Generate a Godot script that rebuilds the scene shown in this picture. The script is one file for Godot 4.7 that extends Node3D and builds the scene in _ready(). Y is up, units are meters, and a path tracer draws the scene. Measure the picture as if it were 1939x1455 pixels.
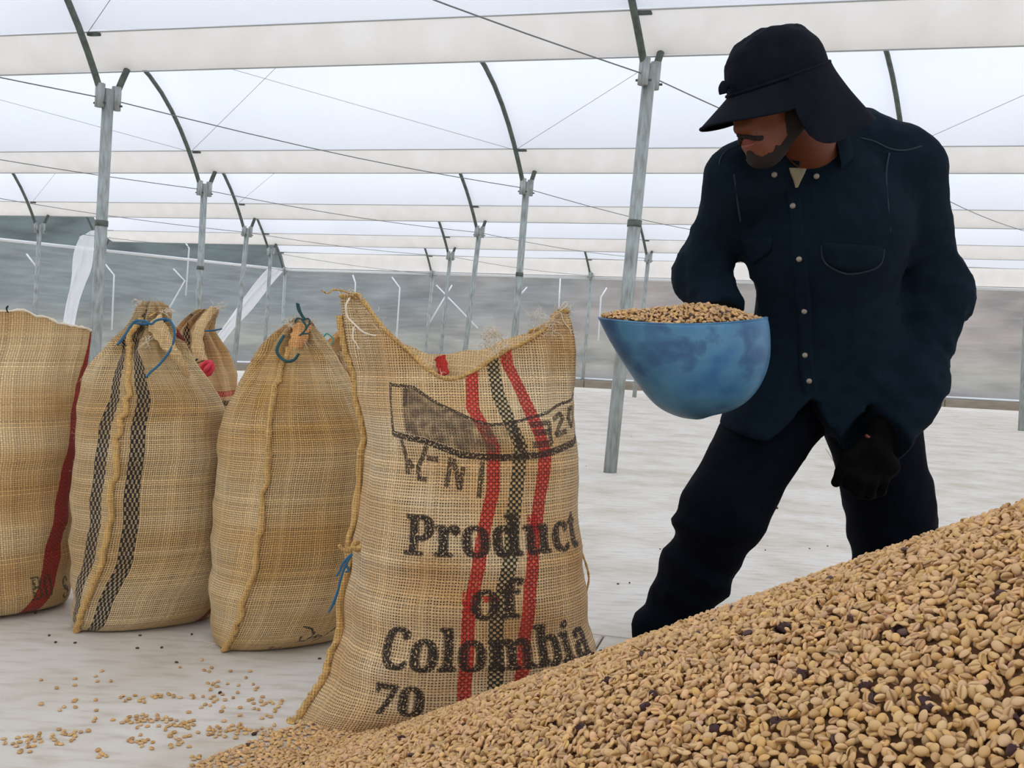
extends Node3D
# A coffee drying house: jute sacks in a row, a heap of parchment coffee and a worker with a blue scoop.

const FOCAL := 1900.0
const EYE := 0.76
const POST_H := 2.51
const ROOF_RISE := 1.45
const PURLIN := 0.15
var cam_t: Transform3D
var rng := RandomNumberGenerator.new()
var col_step: Vector3      # one post to the next along a gutter
var row_step: Vector3      # one gutter to the next, away from the camera
var post_zero: Vector3     # foot of the post in gutter 1, column 0
var mats := {}
var used := {}

func _ready() -> void:
	# camera, sky, light and exposure
	cam_t = Transform3D(Basis(Vector3.RIGHT, -0.0364) * Basis(Vector3.BACK, 0.0455), Vector3(0, EYE, 0))
	var cam := Camera3D.new()
	cam.name = "camera"
	cam.keep_aspect = Camera3D.KEEP_HEIGHT
	cam.fov = rad_to_deg(2.0 * atan(727.5 / FOCAL))
	cam.near = 0.02
	cam.far = 400.0
	cam.transform = cam_t
	add_child(cam)
	cam.current = true
	var env := Environment.new()
	var sky_m := ProceduralSkyMaterial.new()      # bright overcast
	sky_m.sky_top_color = c8(232, 240, 252)
	sky_m.sky_horizon_color = c8(238, 242, 248)
	sky_m.ground_bottom_color = c8(96, 98, 88)
	sky_m.ground_horizon_color = c8(150, 152, 148)
	sky_m.sky_energy_multiplier = 1.0
	sky_m.ground_energy_multiplier = 1.0
	sky_m.sun_angle_max = 1.0
	var sky := Sky.new()
	sky.sky_material = sky_m
	env.background_mode = Environment.BG_SKY
	env.sky = sky
	env.background_energy_multiplier = 2.12
	env.tonemap_mode = Environment.TONE_MAPPER_LINEAR
	env.tonemap_exposure = 1.0
	env.sdfgi_enabled = true
	env.ssao_enabled = true
	env.ssil_enabled = true
	var world := WorldEnvironment.new()
	world.name = "world"
	world.environment = env
	add_child(world)

	rng.seed = 7
	var turn := Basis(Vector3.UP, -0.254)
	var sc := 0.76 / 0.6965
	col_step = turn * Vector3(3.5852 * sc, 0, 0)
	row_step = turn * Vector3((3.5852 - 1.6615) * sc, 0, -3.8358 * sc)
	post_zero = turn * Vector3(-4.4206 * sc, 0, -5.8534 * sc)
	make_materials()
	make_shell()
	make_frame()
	make_sacks()
	make_heap()
	make_scoop()
	make_person()
	make_litter()

# ---------------------------------------------------------------- places
func at(px: float, py: float, d: float) -> Vector3:
	var r := cam_t.basis * Vector3((px - 969.5) / FOCAL, -(py - 727.5) / FOCAL, -1.0)
	return cam_t.origin + r * (d / -r.z)

func on_floor(px: float, py: float, y := 0.0) -> Vector3:
	var r := cam_t.basis * Vector3((px - 969.5) / FOCAL, -(py - 727.5) / FOCAL, -1.0)
	return cam_t.origin + r * ((y - cam_t.origin.y) / r.y)

func seen(p: Vector3) -> Vector2:
	var c := cam_t.basis.inverse() * (p - cam_t.origin)
	return Vector2(969.5 + FOCAL * c.x / -c.z, 727.5 - FOCAL * c.y / -c.z)

func post_at(row: float, col: float, y := 0.0) -> Vector3:
	return post_zero + col_step * col + row_step * (row - 1.0) + Vector3(0, y, 0)

# ---------------------------------------------------------------- naming
func numbered(called: String) -> String:
	if not used.has(called):
		used[called] = 0
		return called
	used[called] += 1
	return "%s_%03d" % [called, used[called]]

func tag(o: Node, label := "", category := "", group := "", kind := "") -> Node:
	if label: o.set_meta("label", label)
	if category: o.set_meta("category", category)
	if group: o.set_meta("group", group)
	if kind: o.set_meta("kind", kind)
	return o

func thing(called: String, label: String, category: String, where := Vector3.ZERO, group := "", kind := "") -> Node3D:
	var o := Node3D.new()
	o.name = numbered(called)
	o.position = where
	add_child(o, true)
	tag(o, label, category, group, kind)
	return o

# a mesh whose vertices are in world places goes under a parent that stands at parent.position
func put(called: String, mesh: Mesh, m: Material, parent: Node3D = null, local := false) -> MeshInstance3D:
	var o := MeshInstance3D.new()
	o.name = numbered(called) if parent == null else called
	o.mesh = mesh
	o.material_override = m
	o.cast_shadow = GeometryInstance3D.SHADOW_CASTING_SETTING_ON
	(self if parent == null else parent).add_child(o, true)
	if parent != null and not local:
		var g := Vector3.ZERO
		var p: Node = parent
		while p != self and p is Node3D:
			g += (p as Node3D).position
			p = p.get_parent()
		o.position = -g
	return o

# ---------------------------------------------------------------- materials
func mat(called: String, c: Color, rough := 0.8, metal := 0.0) -> StandardMaterial3D:
	var m := StandardMaterial3D.new()
	m.resource_name = called
	m.albedo_color = c
	m.roughness = rough
	m.metallic = metal
	mats[called] = m
	return m

func c8(r: int, g: int, b: int, a := 1.0) -> Color:
	return Color(r / 255.0, g / 255.0, b / 255.0, a)

func noise(seed_: int, freq: float, octaves := 4, kind := FastNoiseLite.TYPE_SIMPLEX_SMOOTH) -> FastNoiseLite:
	var n := FastNoiseLite.new()
	n.seed = seed_
	n.noise_type = kind
	n.frequency = freq
	n.fractal_octaves = octaves
	return n

func noise_tex(size: int, n: FastNoiseLite, ramp: Array) -> NoiseTexture2D:
	var t := NoiseTexture2D.new()
	t.width = size
	t.height = size
	t.seamless = true
	t.noise = n
	var g := Gradient.new()
	g.offsets = PackedFloat32Array(ramp.map(func(r): return r[0]))
	g.colors = PackedColorArray(ramp.map(func(r): return r[1]))
	t.color_ramp = g
	return t

# ---------------------------------------------------------------- shapes
# a grid of points, ni rows of nj; welded normals; rows wrap round when the first and last point of a row coincide
func sheet(pts: PackedVector3Array, ni: int, nj: int, uv := PackedVector2Array(), uv2 := PackedVector2Array(), wrap := false, flip := false) -> ArrayMesh:
	var nor := PackedVector3Array()
	nor.resize(pts.size())
	var idx := PackedInt32Array()
	for i in ni - 1:
		for j in nj - 1:
			var a := i * nj + j
			var q := [a, a + 1, a + nj + 1, a + nj]
			if flip: q = [a, a + nj, a + nj + 1, a + 1]
			for t in [[q[0], q[1], q[2]], [q[0], q[2], q[3]]]:
				var n := (pts[t[2]] - pts[t[0]]).cross(pts[t[1]] - pts[t[0]])
				for k in t:
					nor[k] += n
					idx.append(k)
	if wrap:
		for i in ni:
			var s := nor[i * nj] + nor[i * nj + nj - 1]
			nor[i * nj] = s
			nor[i * nj + nj - 1] = s
	for k in nor.size():
		nor[k] = nor[k].normalized() if nor[k].length() > 1e-12 else Vector3.UP
	var arr := []
	arr.resize(Mesh.ARRAY_MAX)
	arr[Mesh.ARRAY_VERTEX] = pts
	arr[Mesh.ARRAY_NORMAL] = nor
	arr[Mesh.ARRAY_INDEX] = idx
	if uv.size(): arr[Mesh.ARRAY_TEX_UV] = uv
	if uv2.size(): arr[Mesh.ARRAY_TEX_UV2] = uv2
	var m := ArrayMesh.new()
	m.add_surface_from_arrays(Mesh.PRIMITIVE_TRIANGLES, arr)
	return m

func smooth_path(p: Array, per := 6) -> PackedVector3Array:
	var out := PackedVector3Array()
	for i in p.size() - 1:
		var a: Vector3 = p[maxi(i - 1, 0)]
		var b: Vector3 = p[i]
		var c: Vector3 = p[i + 1]
		var d: Vector3 = p[mini(i + 2, p.size() - 1)]
		for k in per:
			out.append(b.cubic_interpolate(c, a, d, float(k) / per))
	out.append(p[-1])
	return out

# adds a round tube to st; a twist in it gives the look of rope
func tube_to(st: SurfaceTool, path: PackedVector3Array, r0: float, r1 := -1.0, sides := 8, lay := 0.0, lobes := 2, depth := 0.0) -> void:
	if r1 < 0: r1 = r0
	var n := path.size()
	var up := Vector3.UP
	var first := (path[1] - path[0]).normalized()
	if absf(first.dot(up)) > 0.9: up = Vector3.RIGHT
	var u := first.cross(up).normalized()
	var rings := []
	var run := 0.0
	for i in n:
		var dir := (path[mini(i + 1, n - 1)] - path[maxi(i - 1, 0)]).normalized()
		u = (u - dir * u.dot(dir)).normalized()
		var v := dir.cross(u)
		if i > 0: run += path[i].distance_to(path[i - 1])
		var r := lerpf(r0, r1, float(i) / (n - 1))
		var ring := []
		for k in sides:
			var a := TAU * k / sides
			var rr := r * (1.0 + depth * sin(lobes * a + run * lay))
			ring.append(path[i] + (u * cos(a) + v * sin(a)) * rr)
		rings.append(ring)
	for i in n - 1:
		for k in sides:
			var k2 := (k + 1) % sides
			for q in [rings[i][k], rings[i + 1][k], rings[i + 1][k2], rings[i][k], rings[i + 1][k2], rings[i][k2]]:
				st.add_vertex(q)
	for e in [0, n - 1]:
		for k in range(1, sides - 1):
			var tri := [rings[e][0], rings[e][k], rings[e][k + 1]] if e == 0 else [rings[e][0], rings[e][k + 1], rings[e][k]]
			for q in tri: st.add_vertex(q)

func begin(smooth := true) -> SurfaceTool:
	var st := SurfaceTool.new()
	st.begin(Mesh.PRIMITIVE_TRIANGLES)
	st.set_smooth_group(0 if smooth else -1)
	return st

func done(st: SurfaceTool) -> ArrayMesh:
	st.index()
	st.generate_normals()
	return st.commit()

func tube(path: PackedVector3Array, r0: float, r1 := -1.0, sides := 8, lay := 0.0, lobes := 2, depth := 0.0) -> ArrayMesh:
	var st := begin()
	tube_to(st, path, r0, r1, sides, lay, lobes, depth)
	return done(st)

# a flat band of cloth along a path, turned to face a side
func ribbon(path: PackedVector3Array, w0: float, w1: float, thick: float, facing := Vector3.BACK) -> ArrayMesh:
	var pts := PackedVector3Array()
	var n := path.size()
	for i in n:
		var dir := (path[mini(i + 1, n - 1)] - path[maxi(i - 1, 0)]).normalized()
		var side := dir.cross(facing).normalized()
		var out := side.cross(dir).normalized()
		var w := lerpf(w0, w1, float(i) / (n - 1)) * (1.0 + 0.12 * sin(i * 1.7))
		for j in 17:
			var a := TAU * (j % 16) / 16.0
			pts.append(path[i] + side * (cos(a) * w) + out * (sin(a) * thick + 0.25 * w * (1.0 - cos(a) * cos(a)) * sin(a * 0.5) + 0.1 * w * sin(cos(a) * 5.0 + i * 0.5)))
	return sheet(pts, n, 17, PackedVector2Array(), PackedVector2Array(), true)

func line(a: Vector3, b: Vector3, r: float, sides := 8) -> ArrayMesh:
	return tube(PackedVector3Array([a, b]), r, r, sides)

# a box with chamfered edges, given its middle, half sizes along three axes
func box_to(st: SurfaceTool, c: Vector3, ax: Vector3, ay: Vector3, az: Vector3, bevel := 0.0) -> void:
	var s := [ax.length(), ay.length(), az.length()]
	var e := [ax.normalized(), ay.normalized(), az.normalized()]
	var pt := func(sx, sy, sz, face):
		var v := c
		var sg := [sx, sy, sz]
		for k in 3: v += e[k] * (sg[k] * (s[k] - (0.0 if k == face else bevel)))
		return v
	var quad := func(a, b, d, f):
		var mid: Vector3 = (a + b + d + f) / 4.0 - c
		var n: Vector3 = (d - a).cross(b - a)
		var q := [a, b, d, a, d, f] if n.dot(mid) > 0 else [a, d, b, a, f, d]
		for v in q: st.add_vertex(v)
	for f in 3:
		var g := (f + 1) % 3
		var h := (f + 2) % 3
		for sg in [-1, 1]:
			var cs := []
			for pr in [[-1, -1], [1, -1], [1, 1], [-1, 1]]:
				var w := [0, 0, 0]
				w[f] = sg; w[g] = pr[0]; w[h] = pr[1]
				cs.append(pt.call(w[0], w[1], w[2], f))
			quad.call(cs[0], cs[1], cs[2], cs[3])
	if bevel <= 0.0: return
	for f in 3:
		var g := (f + 1) % 3
		var h := (f + 2) % 3
		for a in [-1, 1]:
			for b in [-1, 1]:
				var w := [0, 0, 0]
				w[f] = a; w[g] = b; w[h] = -1
				var w2 := w.duplicate(); w2[h] = 1
				quad.call(pt.call(w[0], w[1], w[2], f), pt.call(w2[0], w2[1], w2[2], f), pt.call(w2[0], w2[1], w2[2], g), pt.call(w[0], w[1], w[2], g))
	for x in [-1, 1]:
		for y in [-1, 1]:
			for z in [-1, 1]:
				var a: Vector3 = pt.call(x, y, z, 0)
				var b: Vector3 = pt.call(x, y, z, 1)
				var d: Vector3 = pt.call(x, y, z, 2)
				var n := (d - a).cross(b - a)
				for v in ([a, b, d] if n.dot((a + b + d) / 3.0 - c) > 0 else [a, d, b]): st.add_vertex(v)

func box(c: Vector3, ax: Vector3, ay: Vector3, az: Vector3, bevel := 0.0) -> ArrayMesh:
	var st := begin(false)
	box_to(st, c, ax, ay, az, bevel)
	st.generate_normals()
	return st.commit()

# ---------------------------------------------------------------- bodies as joined capsules, meshed as surface nets
class Blob:
	var a := PackedVector3Array()
	var ba := PackedVector3Array()
	var inv := PackedFloat32Array()
	var ra := PackedFloat32Array()
	var rd := PackedFloat32Array()
	var w := PackedVector3Array()
	var sq := PackedFloat32Array()
	var k := 0.05
	var after: Callable
	func bone(p: Vector3, q: Vector3, r0: float, r1: float, flat := Vector3.ZERO, squash := 1.0) -> void:
		a.append(p)
		ba.append(q - p)
		var l := (q - p).length_squared()
		inv.append(1.0 / l if l > 1e-9 else 0.0)
		ra.append(r0)
		rd.append(r1 - r0)
		w.append(flat.normalized() if flat != Vector3.ZERO else flat)
		sq.append(squash - 1.0)
	func one(p: Vector3, i: int) -> float:
		var pa := p - a[i]
		var t := clampf(pa.dot(ba[i]) * inv[i], 0.0, 1.0)
		var v := pa - ba[i] * t
		if sq[i] != 0.0:
			v += w[i] * (v.dot(w[i]) * sq[i])
		return v.length() - ra[i] - rd[i] * t
	func some(p: Vector3, ids: PackedInt32Array) -> float:
		var d := 1e9
		for i in ids:
			var e := one(p, i)
			var h := maxf(k - absf(d - e), 0.0) / k
			d = minf(d, e) - h * h * k * 0.25
		if after.is_valid():
			d = after.call(p, d)
		return d
	func all() -> PackedInt32Array:
		return PackedInt32Array(range(a.size()))

func nets(b: Blob, lo: Vector3, hi: Vector3, cell: float) -> Array:
	var n := 8
	var size := cell * n
	var bn := Vector3i(((hi - lo) / size).ceil())
	var vid := {}
	var pts := PackedVector3Array()
	var edges := []
	var rad := size * 0.5 * 1.7321
	var s1 := n + 1
	var everything := b.all()
	var val := PackedFloat32Array()
	val.resize(s1 * s1 * s1)
	for bx in bn.x:
		for by in bn.y:
			for bz in bn.z:
				var org := lo + Vector3(bx, by, bz) * size
				var mid := org + Vector3.ONE * size * 0.5
				var dm := 1e9
				var ds := PackedFloat32Array()
				for i in everything:
					var e := b.one(mid, i)
					ds.append(e)
					dm = minf(dm, e)
				if dm > rad * 1.5 + 0.03: continue
				var keep := PackedInt32Array()
				for i in everything:
					if ds[i] < dm + 3.0 * rad + b.k: keep.append(i)
				var dc := b.some(mid, keep)
				if absf(dc) > rad * 1.9 + 0.02: continue
				var q := 0
				var neg := 0
				for x in s1:
					for y in s1:
						for z in s1:
							var e := b.some(org + Vector3(x, y, z) * cell, keep)
							val[q] = e
							if e < 0.0: neg += 1
							q += 1
				if neg == 0 or neg == q: continue
				for x in n:
					for y in n:
						for z in n:
							var o := (x * s1 + y) * s1 + z
							var c0 := val[o]
							var inside := c0 < 0.0
							var c := [c0, val[o + 1], val[o + s1], val[o + s1 + 1], val[o + s1 * s1], val[o + s1 * s1 + 1], val[o + s1 * s1 + s1], val[o + s1 * s1 + s1 + 1]]
							var cnt := 0
							for e in c:
								if e < 0.0: cnt += 1
							if cnt == 0 or cnt == 8: continue
							var sum := Vector3.ZERO
							var m := 0
							for e in [[0, 1], [0, 2], [0, 4], [1, 3], [1, 5], [2, 3], [2, 6], [3, 7], [4, 5], [4, 6], [5, 7], [6, 7]]:
								var f: float = c[e[0]]
								var g: float = c[e[1]]
								if (f < 0.0) != (g < 0.0):
									var t := f / (f - g)
									var p0 := Vector3(e[0] >> 2, (e[0] >> 1) & 1, e[0] & 1)
									var p1 := Vector3(e[1] >> 2, (e[1] >> 1) & 1, e[1] & 1)
									sum += p0.lerp(p1, t)
									m += 1
							var g3 := Vector3i(bx * n + x, by * n + y, bz * n + z)
							vid[g3] = pts.size()
							pts.append(org + (Vector3(x, y, z) + sum / m) * cell)
							if (c[4] < 0.0) != inside: edges.append([g3, 0, inside])
							if (c[2] < 0.0) != inside: edges.append([g3, 1, inside])
							if (c[1] < 0.0) != inside: edges.append([g3, 2, inside])
	var idx := PackedInt32Array()
	for e in edges:
		var g3: Vector3i = e[0]
		var u := Vector3i.ZERO
		var v := Vector3i.ZERO
		match e[1]:
			0: u = Vector3i(0, 1, 0); v = Vector3i(0, 0, 1)
			1: u = Vector3i(0, 0, 1); v = Vector3i(1, 0, 0)
			2: u = Vector3i(1, 0, 0); v = Vector3i(0, 1, 0)
		var q := [vid.get(g3, -1), vid.get(g3 - u, -1), vid.get(g3 - u - v, -1), vid.get(g3 - v, -1)]
		if q.min() < 0: continue
		var o := [0, 2, 1, 0, 3, 2] if e[2] else [0, 1, 2, 0, 2, 3]
		for k in o: idx.append(q[k])
	return [pts, idx]

func net_mesh(parts: Array) -> ArrayMesh:
	var pts := PackedVector3Array()
	var idx := PackedInt32Array()
	for pr in parts:
		var off := pts.size()
		pts.append_array(pr[0])
		for i in pr[1]: idx.append(i + off)
	var nor := PackedVector3Array()
	nor.resize(pts.size())
	for t in range(0, idx.size(), 3):
		var n := (pts[idx[t + 2]] - pts[idx[t]]).cross(pts[idx[t + 1]] - pts[idx[t]])
		for k in 3: nor[idx[t + k]] += n
	for i in nor.size(): nor[i] = nor[i].normalized() if nor[i].length() > 1e-14 else Vector3.UP
	var arr := []
	arr.resize(Mesh.ARRAY_MAX)
	arr[Mesh.ARRAY_VERTEX] = pts
	arr[Mesh.ARRAY_NORMAL] = nor
	arr[Mesh.ARRAY_INDEX] = idx
	var m := ArrayMesh.new()
	m.add_surface_from_arrays(Mesh.PRIMITIVE_TRIANGLES, arr)
	return m

# ================================================================ materials
func make_materials() -> void:
	var film := mat("roof_film", c8(247, 248, 250), 0.7)
	film.backlight_enabled = true
	film.backlight = Color.WHITE
	film.albedo_texture = noise_tex(256, noise(3, 0.006), [[0.0, c8(240, 241, 243)], [1.0, c8(255, 255, 255)]])
	film.uv1_triplanar = true
	film.uv1_world_triplanar = true
	film.uv1_scale = Vector3.ONE * 0.12
	var gut := mat("gutter_film", c8(247, 243, 238), 0.7)
	gut.backlight_enabled = true
	gut.backlight = Color(0.97, 0.96, 0.95)
	gut.albedo_texture = noise_tex(256, noise(5, 0.02, 5), [[0.0, c8(240, 238, 235)], [1.0, c8(255, 255, 255)]])
	gut.uv1_triplanar = true
	gut.uv1_world_triplanar = true
	gut.uv1_scale = Vector3(0.5, 0.5, 0.5)
	var wf := mat("wall_film", c8(225, 228, 230), 0.55)
	wf.transparency = BaseMaterial3D.TRANSPARENCY_ALPHA
	wf.cull_mode = BaseMaterial3D.CULL_DISABLED
	wf.backlight_enabled = true
	wf.backlight = Color(0.9, 0.9, 0.9)
	wf.albedo_texture = noise_tex(512, noise(11, 0.008, 4), [[0.0, Color(1, 1, 1, 0.12)], [0.5, Color(1, 1, 1, 0.16)], [1.0, Color(1, 1, 1, 0.27)]])
	wf.uv1_scale = Vector3(1, 7, 1)
	var strip := mat("torn_film", c8(240, 240, 245), 0.5)
	strip.transparency = BaseMaterial3D.TRANSPARENCY_ALPHA
	strip.albedo_color.a = 0.75
	strip.cull_mode = BaseMaterial3D.CULL_DISABLED
	strip.backlight_enabled = true
	strip.backlight = Color(0.95, 0.95, 0.95)
	var steel := mat("galvanised_steel", c8(200, 205, 204), 0.5, 0.35)
	steel.albedo_texture = noise_tex(256, noise(21, 0.02, 5), [[0.0, c8(150, 148, 138)], [0.5, c8(205, 208, 206)], [1.0, c8(240, 244, 244)]])
	steel.uv1_triplanar = true
	steel.uv1_scale = Vector3(6, 1.2, 6)
	var arch := mat("arch_steel", c8(112, 120, 112), 0.55, 0.3)
	arch.albedo_texture = steel.albedo_texture
	arch.uv1_triplanar = true
	arch.uv1_scale = Vector3(3, 3, 3)
	mat("rail_paint", c8(225, 226, 226), 0.5, 0.1)
	mat("purlin_steel", c8(176, 178, 176), 0.5, 0.2)
	mat("wire", c8(120, 124, 124), 0.5, 0.5)
	mat("brace_metal", c8(205, 208, 212), 0.45, 0.2)
	var con := mat("concrete", c8(229, 223, 214), 0.62)
	con.albedo_texture = noise_tex(1024, noise(31, 0.006, 6), [[0.0, c8(222, 213, 200)], [0.35, c8(240, 236, 229)], [0.65, c8(250, 249, 247)], [1.0, c8(255, 255, 255)]])
	con.uv1_triplanar = true
	con.uv1_world_triplanar = true
	con.uv1_scale = Vector3(0.28, 0.28, 0.28)
	con.detail_enabled = true
	con.detail_blend_mode = BaseMaterial3D.BLEND_MODE_MUL
	con.detail_albedo = noise_tex(512, noise(32, 0.03, 5), [[0.0, c8(226, 220, 212)], [0.45, c8(249, 247, 245)], [1.0, c8(255, 255, 255)]])
	con.detail_uv_layer = BaseMaterial3D.DETAIL_UV_2
	con.uv2_triplanar = true
	con.uv2_world_triplanar = true
	con.uv2_scale = Vector3(0.45, 1, 1.5)
	con.heightmap_enabled = true
	con.heightmap_texture = noise_tex(512, noise(33, 0.05, 5), [[0.0, Color.BLACK], [1.0, Color.WHITE]])
	con.heightmap_scale = 0.25
	mat("joint", c8(168, 160, 148), 0.9)
	var kerb := mat("kerb_concrete", c8(150, 140, 126), 0.9)
	kerb.albedo_texture = con.albedo_texture
	kerb.uv1_triplanar = true
	kerb.uv1_scale = Vector3(0.4, 1.5, 0.4)
	var hill := mat("hill_scrub", Color.WHITE, 1.0)
	hill.vertex_color_use_as_albedo = true
	hill.albedo_texture = noise_tex(512, noise(41, 0.012, 4), [[0.0, c8(140, 142, 140)], [0.5, c8(215, 214, 210)], [1.0, c8(255, 255, 255)]])
	hill.uv1_triplanar = true
	hill.uv1_world_triplanar = true
	hill.uv1_scale = Vector3(0.05, 0.08, 0.05)
	var grass := mat("dry_grass", c8(176, 164, 138), 1.0)
	grass.albedo_texture = noise_tex(512, noise(43, 0.02, 5), [[0.0, c8(96, 92, 78)], [0.5, c8(170, 158, 130)], [1.0, c8(210, 196, 168)]])
	grass.uv1_triplanar = true
	grass.uv1_world_triplanar = true
	grass.uv1_scale = Vector3(0.06, 0.06, 0.06)

# ================================================================ the drying house
func floor_y(p: Vector3) -> float:
	return -0.005 * maxf(0.0, -p.z - 4.0)

func on_ground(p: Vector3) -> Vector3:
	return Vector3(p.x, floor_y(p), p.z)

func arch_y(s: float) -> float:          # height of the roof, s metres along the span from the gutter
	var half := row_step.length() * 0.5
	var e := absf(clampf(s, 0.0, 2.0 * half) - half) / half
	return POST_H + 0.02 + ROOF_RISE * (1.0 - pow(e, 4.0))

func left_col(row: float) -> float:
	return -4.0 + 0.0 * row

func make_shell() -> void:
	var span := row_step.length()
	# ground and hill outside
	var g := put("ground", box(Vector3(0, -0.55, -40), Vector3(110, 0, 0), Vector3(0, 0.25, 0), Vector3(0, 0, 70)), mats.dry_grass)
	tag(g, "dry grassy ground outside the drying house", "ground", "", "structure")
	var hp := PackedVector3Array()
	var hc := PackedColorArray()
	var hn := noise(51, 0.02, 4)
	for i in 40:
		for j in 90:
			var u := i / 39.0
			var a := lerpf(-1.15, 1.15, j / 89.0)
			var r := lerpf(34.0, 110.0, u)
			var y := -0.4 + 31.0 * smoothstep(0.0, 1.0, u) * (0.85 + 0.3 * sin(a * 2.1 + 0.6)) + 2.2 * u * hn.get_noise_2d(a * 60.0, u * 60.0)
			hp.append(Vector3(sin(a) * r, y, -cos(a) * r))
			# green bush on the left side, bare brown earth to the right, dry grass at the foot
			var patch := hn.get_noise_2d(a * 110.0 + 40.0, y * 7.0)
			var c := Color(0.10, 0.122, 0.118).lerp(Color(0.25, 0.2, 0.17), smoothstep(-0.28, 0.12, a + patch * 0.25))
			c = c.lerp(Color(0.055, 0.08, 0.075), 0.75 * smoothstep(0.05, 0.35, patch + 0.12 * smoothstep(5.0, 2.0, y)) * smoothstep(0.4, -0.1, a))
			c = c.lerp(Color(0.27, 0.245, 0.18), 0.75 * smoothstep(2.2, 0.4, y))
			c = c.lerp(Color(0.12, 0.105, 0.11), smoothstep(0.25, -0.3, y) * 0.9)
			hc.append(c)
	var hill_mesh := sheet(hp, 40, 90)
	var ha := hill_mesh.surface_get_arrays(0)
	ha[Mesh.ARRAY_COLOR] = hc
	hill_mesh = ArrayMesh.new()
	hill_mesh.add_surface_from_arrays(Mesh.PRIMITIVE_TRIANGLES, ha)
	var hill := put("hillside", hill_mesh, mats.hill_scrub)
	tag(hill, "scrubby grey green and brown hillside behind the plastic walls", "hillside", "", "structure")

	# floor: base under separate concrete slabs with open joints
	var u := col_step.normalized()
	var v := Vector3(-u.z, 0, u.x)          # towards the camera
	var base := put("floor", box(Vector3(0, -0.27, -8), Vector3(30, 0, 0), Vector3(0, 0.05, 0), Vector3(0, 0, 26)), mats.joint)
	tag(base, "pale stained concrete floor of the drying house", "floor", "", "structure")
	var lu := 3.1
	var lv := 2.3
	for a in range(-6, 8):
		for b in range(-2, 13):
			var o := -v * (b * lv + 0.35) + u * (a * lu + (0.9 if b % 2 else 0.0) - 0.4)
			var col := (o - post_zero).dot(u) / col_step.length()
			if o.z > 5.0 or o.z < -27.5 or absf(o.x) > 24.0: continue
			var c := []
			for s in [[0, 0], [1, 0], [1, 1], [0, 1]]:
				c.append(o + u * (s[0] * (lu - 0.005)) - v * (s[1] * (lv - 0.005)))
			var st := begin(false)
			var top := []
			var rim := []
			var mid: Vector3 = (c[0] + c[2]) * 0.5
			for q in c:
				top.append(on_ground(q + (mid - q).normalized() * 0.006))
				rim.append(on_ground(q) + Vector3(0, -0.004, 0))
			for q in [top[0], top[3], top[2], top[0], top[2], top[1]]: st.add_vertex(q)
			for k in 4:
				var k2 := (k + 1) % 4
				for q in [top[k], top[k2], rim[k2], top[k], rim[k2], rim[k]]: st.add_vertex(q)
				var dn := Vector3(0, -0.2, 0)
				for q in [rim[k], rim[k2], rim[k2] + dn, rim[k], rim[k2] + dn, rim[k] + dn]: st.add_vertex(q)
			st.generate_normals()
			put("floor_slab", st.commit(), mats.concrete, base)

	# roof: one sheet of film to a bay, one gutter film between the purlins of two bays
	var roof := thing("ceiling", "white translucent plastic roof in shallow arched bays", "roof", Vector3.ZERO, "", "structure")
	for k in range(-3, 5):
		var pts := PackedVector3Array()
		var nt := 25
		var nc := 45
		for i in nt:
			var s := lerpf(PURLIN, span - PURLIN, 0.5 - 0.5 * cos(PI * i / (nt - 1.0)))
			var row := k + s / span
			for j in nc:
				var col := lerpf(left_col(row), 5.0, j / (nc - 1.0))
				var p := post_at(row, col)
				if i == 0: p.y = arch_y(PURLIN) - 0.187
				else: p.y = arch_y(s) + 0.03 - 0.02 * pow(sin(PI * col), 2.0)
				pts.append(p)
		put("roof_film", sheet(pts, nt, nc), mats.roof_film, roof)
	for k in range(-3, 6):
		var pts := PackedVector3Array()
		var ns := 9
		var nc := 45
		for i in ns:
			var s := lerpf(-PURLIN, PURLIN, i / (ns - 1.0))
			if k == 5: s = lerpf(-PURLIN, 0.05, i / (ns - 1.0))
			if k == -3: s = lerpf(-0.05, PURLIN, i / (ns - 1.0))
			var row := k + s / span
			for j in nc:
				var col := lerpf(left_col(row), 5.0, j / (nc - 1.0))
				var p := post_at(row, col)
				p.y = arch_y(PURLIN) + lerpf(0.02, -0.19, (s / PURLIN + 1.0) * 0.5) - 0.02 * (1.0 - pow(s / PURLIN, 2.0)) - 0.008 * pow(sin(PI * col), 2.0)
				if k == 5 and s > -0.1: p.y = lerpf(p.y, POST_H + 0.0, smoothstep(-0.1, 0.05, s))
				pts.append(p)
		put("gutter_film", sheet(pts, ns, nc), mats.gutter_film, roof)

	# walls of clear film between rails, on a low kerb
	wall("wall_back", "clear plastic far wall on a low concrete kerb", post_at(5, -4), post_at(5, 5), 9)
	wall("wall_left", "clear plastic left wall set askew under a white rail", post_at(5, -4), post_at(-3, -4), 8)
	wall("wall_right", "clear plastic right wall of the drying house", post_at(5, 5), post_at(-3, 5), 8)
	wall("wall_front", "clear plastic wall behind the viewer", post_at(-3, -4), post_at(-3, 5), 9)

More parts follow.
